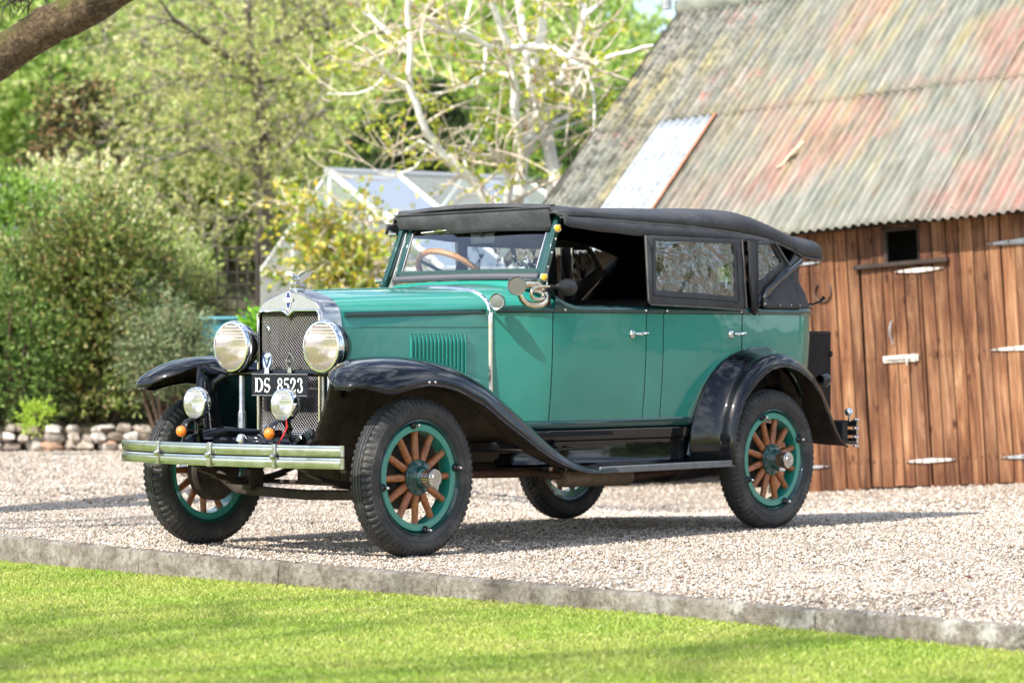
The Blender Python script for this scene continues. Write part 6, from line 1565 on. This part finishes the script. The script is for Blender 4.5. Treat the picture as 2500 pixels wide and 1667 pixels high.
def pane(a, b, c_, d_): obj('glass_pane', MB().add([a, b, c_, d_], [(0, 1, 2, 3)]), m_ghglass, gh_, smooth=0)
for r0, r1 in ((0, .9), (.9, 1.8), (1.8, 2.7), (2.7, RL)):
    pane(g(0, r0, zr), g(0, r1, zr), g(WR, r1, ze_), g(WR, r0, ze_)); pane(g(0, r0, zr), g(0, r1, zr), g(WL, r1, ze_), g(WL, r0, ze_)); pane(g(WR, r0, 0), g(WR, r1, 0), g(WR, r1, ze_), g(WR, r0, ze_))
pane(g(WL, 0, .1), g(0, 0, .1), g(0, 0, zr), g(WL, 0, ze_)); pane(g(0, 0, .1), g(WR, 0, .1), g(WR, 0, ze_), g(0, 0, zr)); pane(g(WL, RL, .1), g(0, RL, .1), g(0, RL, zr), g(WL, RL, ze_))
# staging and plants inside
p_ = g(.3, 1.8, 0); shrub('greenhouse_plants', 'green plants growing inside the greenhouse', (p_.x, p_.y, .95), (.8, .8, .45), 500, .07, .03, BG, 77, m=6, k=8, cat='plants')

# trellis fence
tr_ = empty('trellis'); tag(tr_, 'dark square trellis panel between the shrubs and the greenhouse', 'trellis')
mb = MB(); 
for px in (500, 522, 545, 568, 590): mb.tube([at(px, 745, 28.1), at(px, 565, 28.1)], .012, 4)
for py in (570, 598, 627, 655, 684, 712): mb.tube([at(497, py, 28.1), at(592, py - 1, 28.1)], .010, 4)
obj('lattice', mb, m_darkbark, tr_, merge=False); mb = MB(); mb.tube([at(592, 800, 28.05), at(592, 562, 28.05)], .024, 6); obj('post', mb, m_darkbark, tr_)
# covered cold frame
a_ = at(518, 800, 27.6); q_ = Matrix.Rotation(math.atan2(RR[1], RR[0]), 3, 'Z')
cf = obj('cold_frame', MB().box((a_.x, a_.y, .90), (.42, .5, .62), q_).box((a_.x, a_.y, 1.225), (.48, .58, .035), q_), simple('teal_sheet', (.06, .26, .30), .45, var=.3, vscale=6), bevel=.02)
tag(cf, 'pale teal lidded garden box partly hidden behind the shrubs', 'garden box')

# ------------------------------------------------------------------ big old tree at the left whose limb crosses the corner; bare trees beside the lawn
M = Mat('mossy_bark').set(rough=.9); c = M.coord(scale=(2.2, 2.2, 2.2)); n_ = M.noise(c, 9, 9, .75, 1.2); r_ = M.ramp(n_, 'Fac', [(.30, (.030, .018, .010)), (.43, (.11, .065, .035)), (.54, (.26, .17, .085)), (.68, (.46, .37, .22))])
n2 = M.noise(c, 1.3, 5, .65); rm = M.ramp(n2, 'Fac', [(.48, 0), (.58, 1)]); gm = M.n('ShaderNodeNewGeometry'); sx = M.n('ShaderNodeSeparateXYZ'); M.l(gm, 'Normal', sx, 0); upm = M.ramp(sx, 2, [(.0, 0), (.5, 1)]); mu = M.n('ShaderNodeMath', operation='MULTIPLY'); M.l(rm, 0, mu, 0); M.l(upm, 0, mu, 1)
mm = M.mix(mu, 0, (r_, 0), (.20, .20, .03)); M.l(mm, 2, M.p, 'Base Color'); M.nrm(M.bump(n_, 'Fac', .10)); m_mossy = M.m
bt = empty('old_tree', (2.1, -3.9, -.13)); tag(bt, 'old tree whose mossy rough-barked limb crosses the top left corner', 'tree'); ob = V((2.1, -3.9, -.13)); rr = random.Random(70)
mb = MB(); P = [V((0, 0, -.2)), V((.03, .0, 1.0)), V((-.02, .02, 1.9)), V((-.05, .1, 3.0)), V((0, 0, 4.5)), V((.2, -.3, 6.2))]
mb.tube(P, [.34, .26, .24, .21, .16, .10], 14, cap=False)
LP = [V((2.05, -3.88, 1.75)), V((1.2, -4.2, 2.0)), V((.2, -4.75, 2.38)), at(-90, 192, 18.8), at(20, 118, 18.8), at(110, 60, 18.6), at(180, 30, 18.5), at(260, -20, 18.4), at(420, -120, 18.3), at(600, -300, 18.2)]
LR = [.20, .18, .155, .140, .130, .127, .122, .118, .10, .08]
# resample with lumps
Q = []; QR = []
for i in range(len(LP) - 1):
    for t in (0, .25, .5, .75): Q.append(LP[i].lerp(LP[i + 1], t) - ob); QR.append(LR[i] + (LR[i + 1] - LR[i]) * t + rr.uniform(-.006, .006))
mb.tube(Q, QR, 18, cap=False)
tips = []
grow(mb, tips, V((.1, -.1, 4.4)), V((.5, -.2, 1)), 1.7, .11, 3, rr, .2, (2, 3), .75, .05, .7); grow(mb, tips, V((.2, -.3, 6.0)), V((.2, -.3, 1)), 1.5, .09, 3, rr, .2, (2, 3), .75, .05, .7)
obj('trunk', mb, m_mossy, bt, merge=False, smooth=180)
# gnarled twigs above the limb
mb = MB(); s0 = at(95, -30, 18.6) - ob
for k in range(9):
    e = at(rr.uniform(-20, 110), rr.uniform(-25, 32), 18.6 + rr.uniform(-.1, .1)) - ob; W_ = wiggle(s0, e, rr, 8, .10); branch_tube(mb, W_, .009, .004, 5)
    for j in range(5):
        p = rr.choice(W_[3:]); branch_tube(mb, wiggle(p, p + V((rr.gauss(0, .06), rr.gauss(0, .06), rr.gauss(-.05, .05))), rr, 4, .2), .005, .003, 4)
obj('twigs', mb, m_darkbark, bt, merge=False)
for nm, lab, bs, H_, sd_ in (('bare_tree', 'bare branching tree standing on the lawn ahead of the car', (12.5, -3.6, -.15), 11.5, 81), ('bare_tree', 'second bare tree on the lawn beyond the first', (15.5, 2.2, -.15), 15.0, 84)):
    tree(nm, lab, bs, H_, .17, sd_, YG, 2200, .05, .03, depth=4, crown=.1, group='bare trees beside the lawn', spreadA=.75, upb=.06, split=(2, 3))

for k, (x, y, H_, st_) in enumerate(((-13, 12.5, 4.5, BG), (-19, 17, 7.5, BG), (-9.5, 17, 5.0, YG), (-23, 11.5, 6.5, BG), (10, 28, 9.5, BG), (-30, 26, 11, BG))):  # unseen trees, added where the car's side paint will reflect them
    rs = np.random.RandomState(200 + k); rr = random.Random(200 + k); root = empty('garden_tree', (x, y, -.2))
    tag(root, 'unseen leafy tree across the drive, added for reflections in the car', 'tree', 'unseen trees added for reflections')
    mb = MB(); tips = []; grow(mb, tips, V((0, 0, -.3)), V((0, 0, 1)), H_ * .34, .18, 3, rr, .14, (3, 4), .72, .10, .75); obj('trunk', mb, m_bark, root, merge=False)
    P, D = lumps(rs, 1500, (0, 0, H_ * .52), (H_ * .33, H_ * .33, H_ * .42), 16, bias=.3)
    v, q = sprigs(P, D + rs.normal(size=D.shape) * .5, rs.uniform(.2, .6, len(P)), 5, rs, .30, .20, droop=.3)
    npmesh('crown', v, q, leaf_mat('garden_tree_leaf', st_, gain=.6), root)
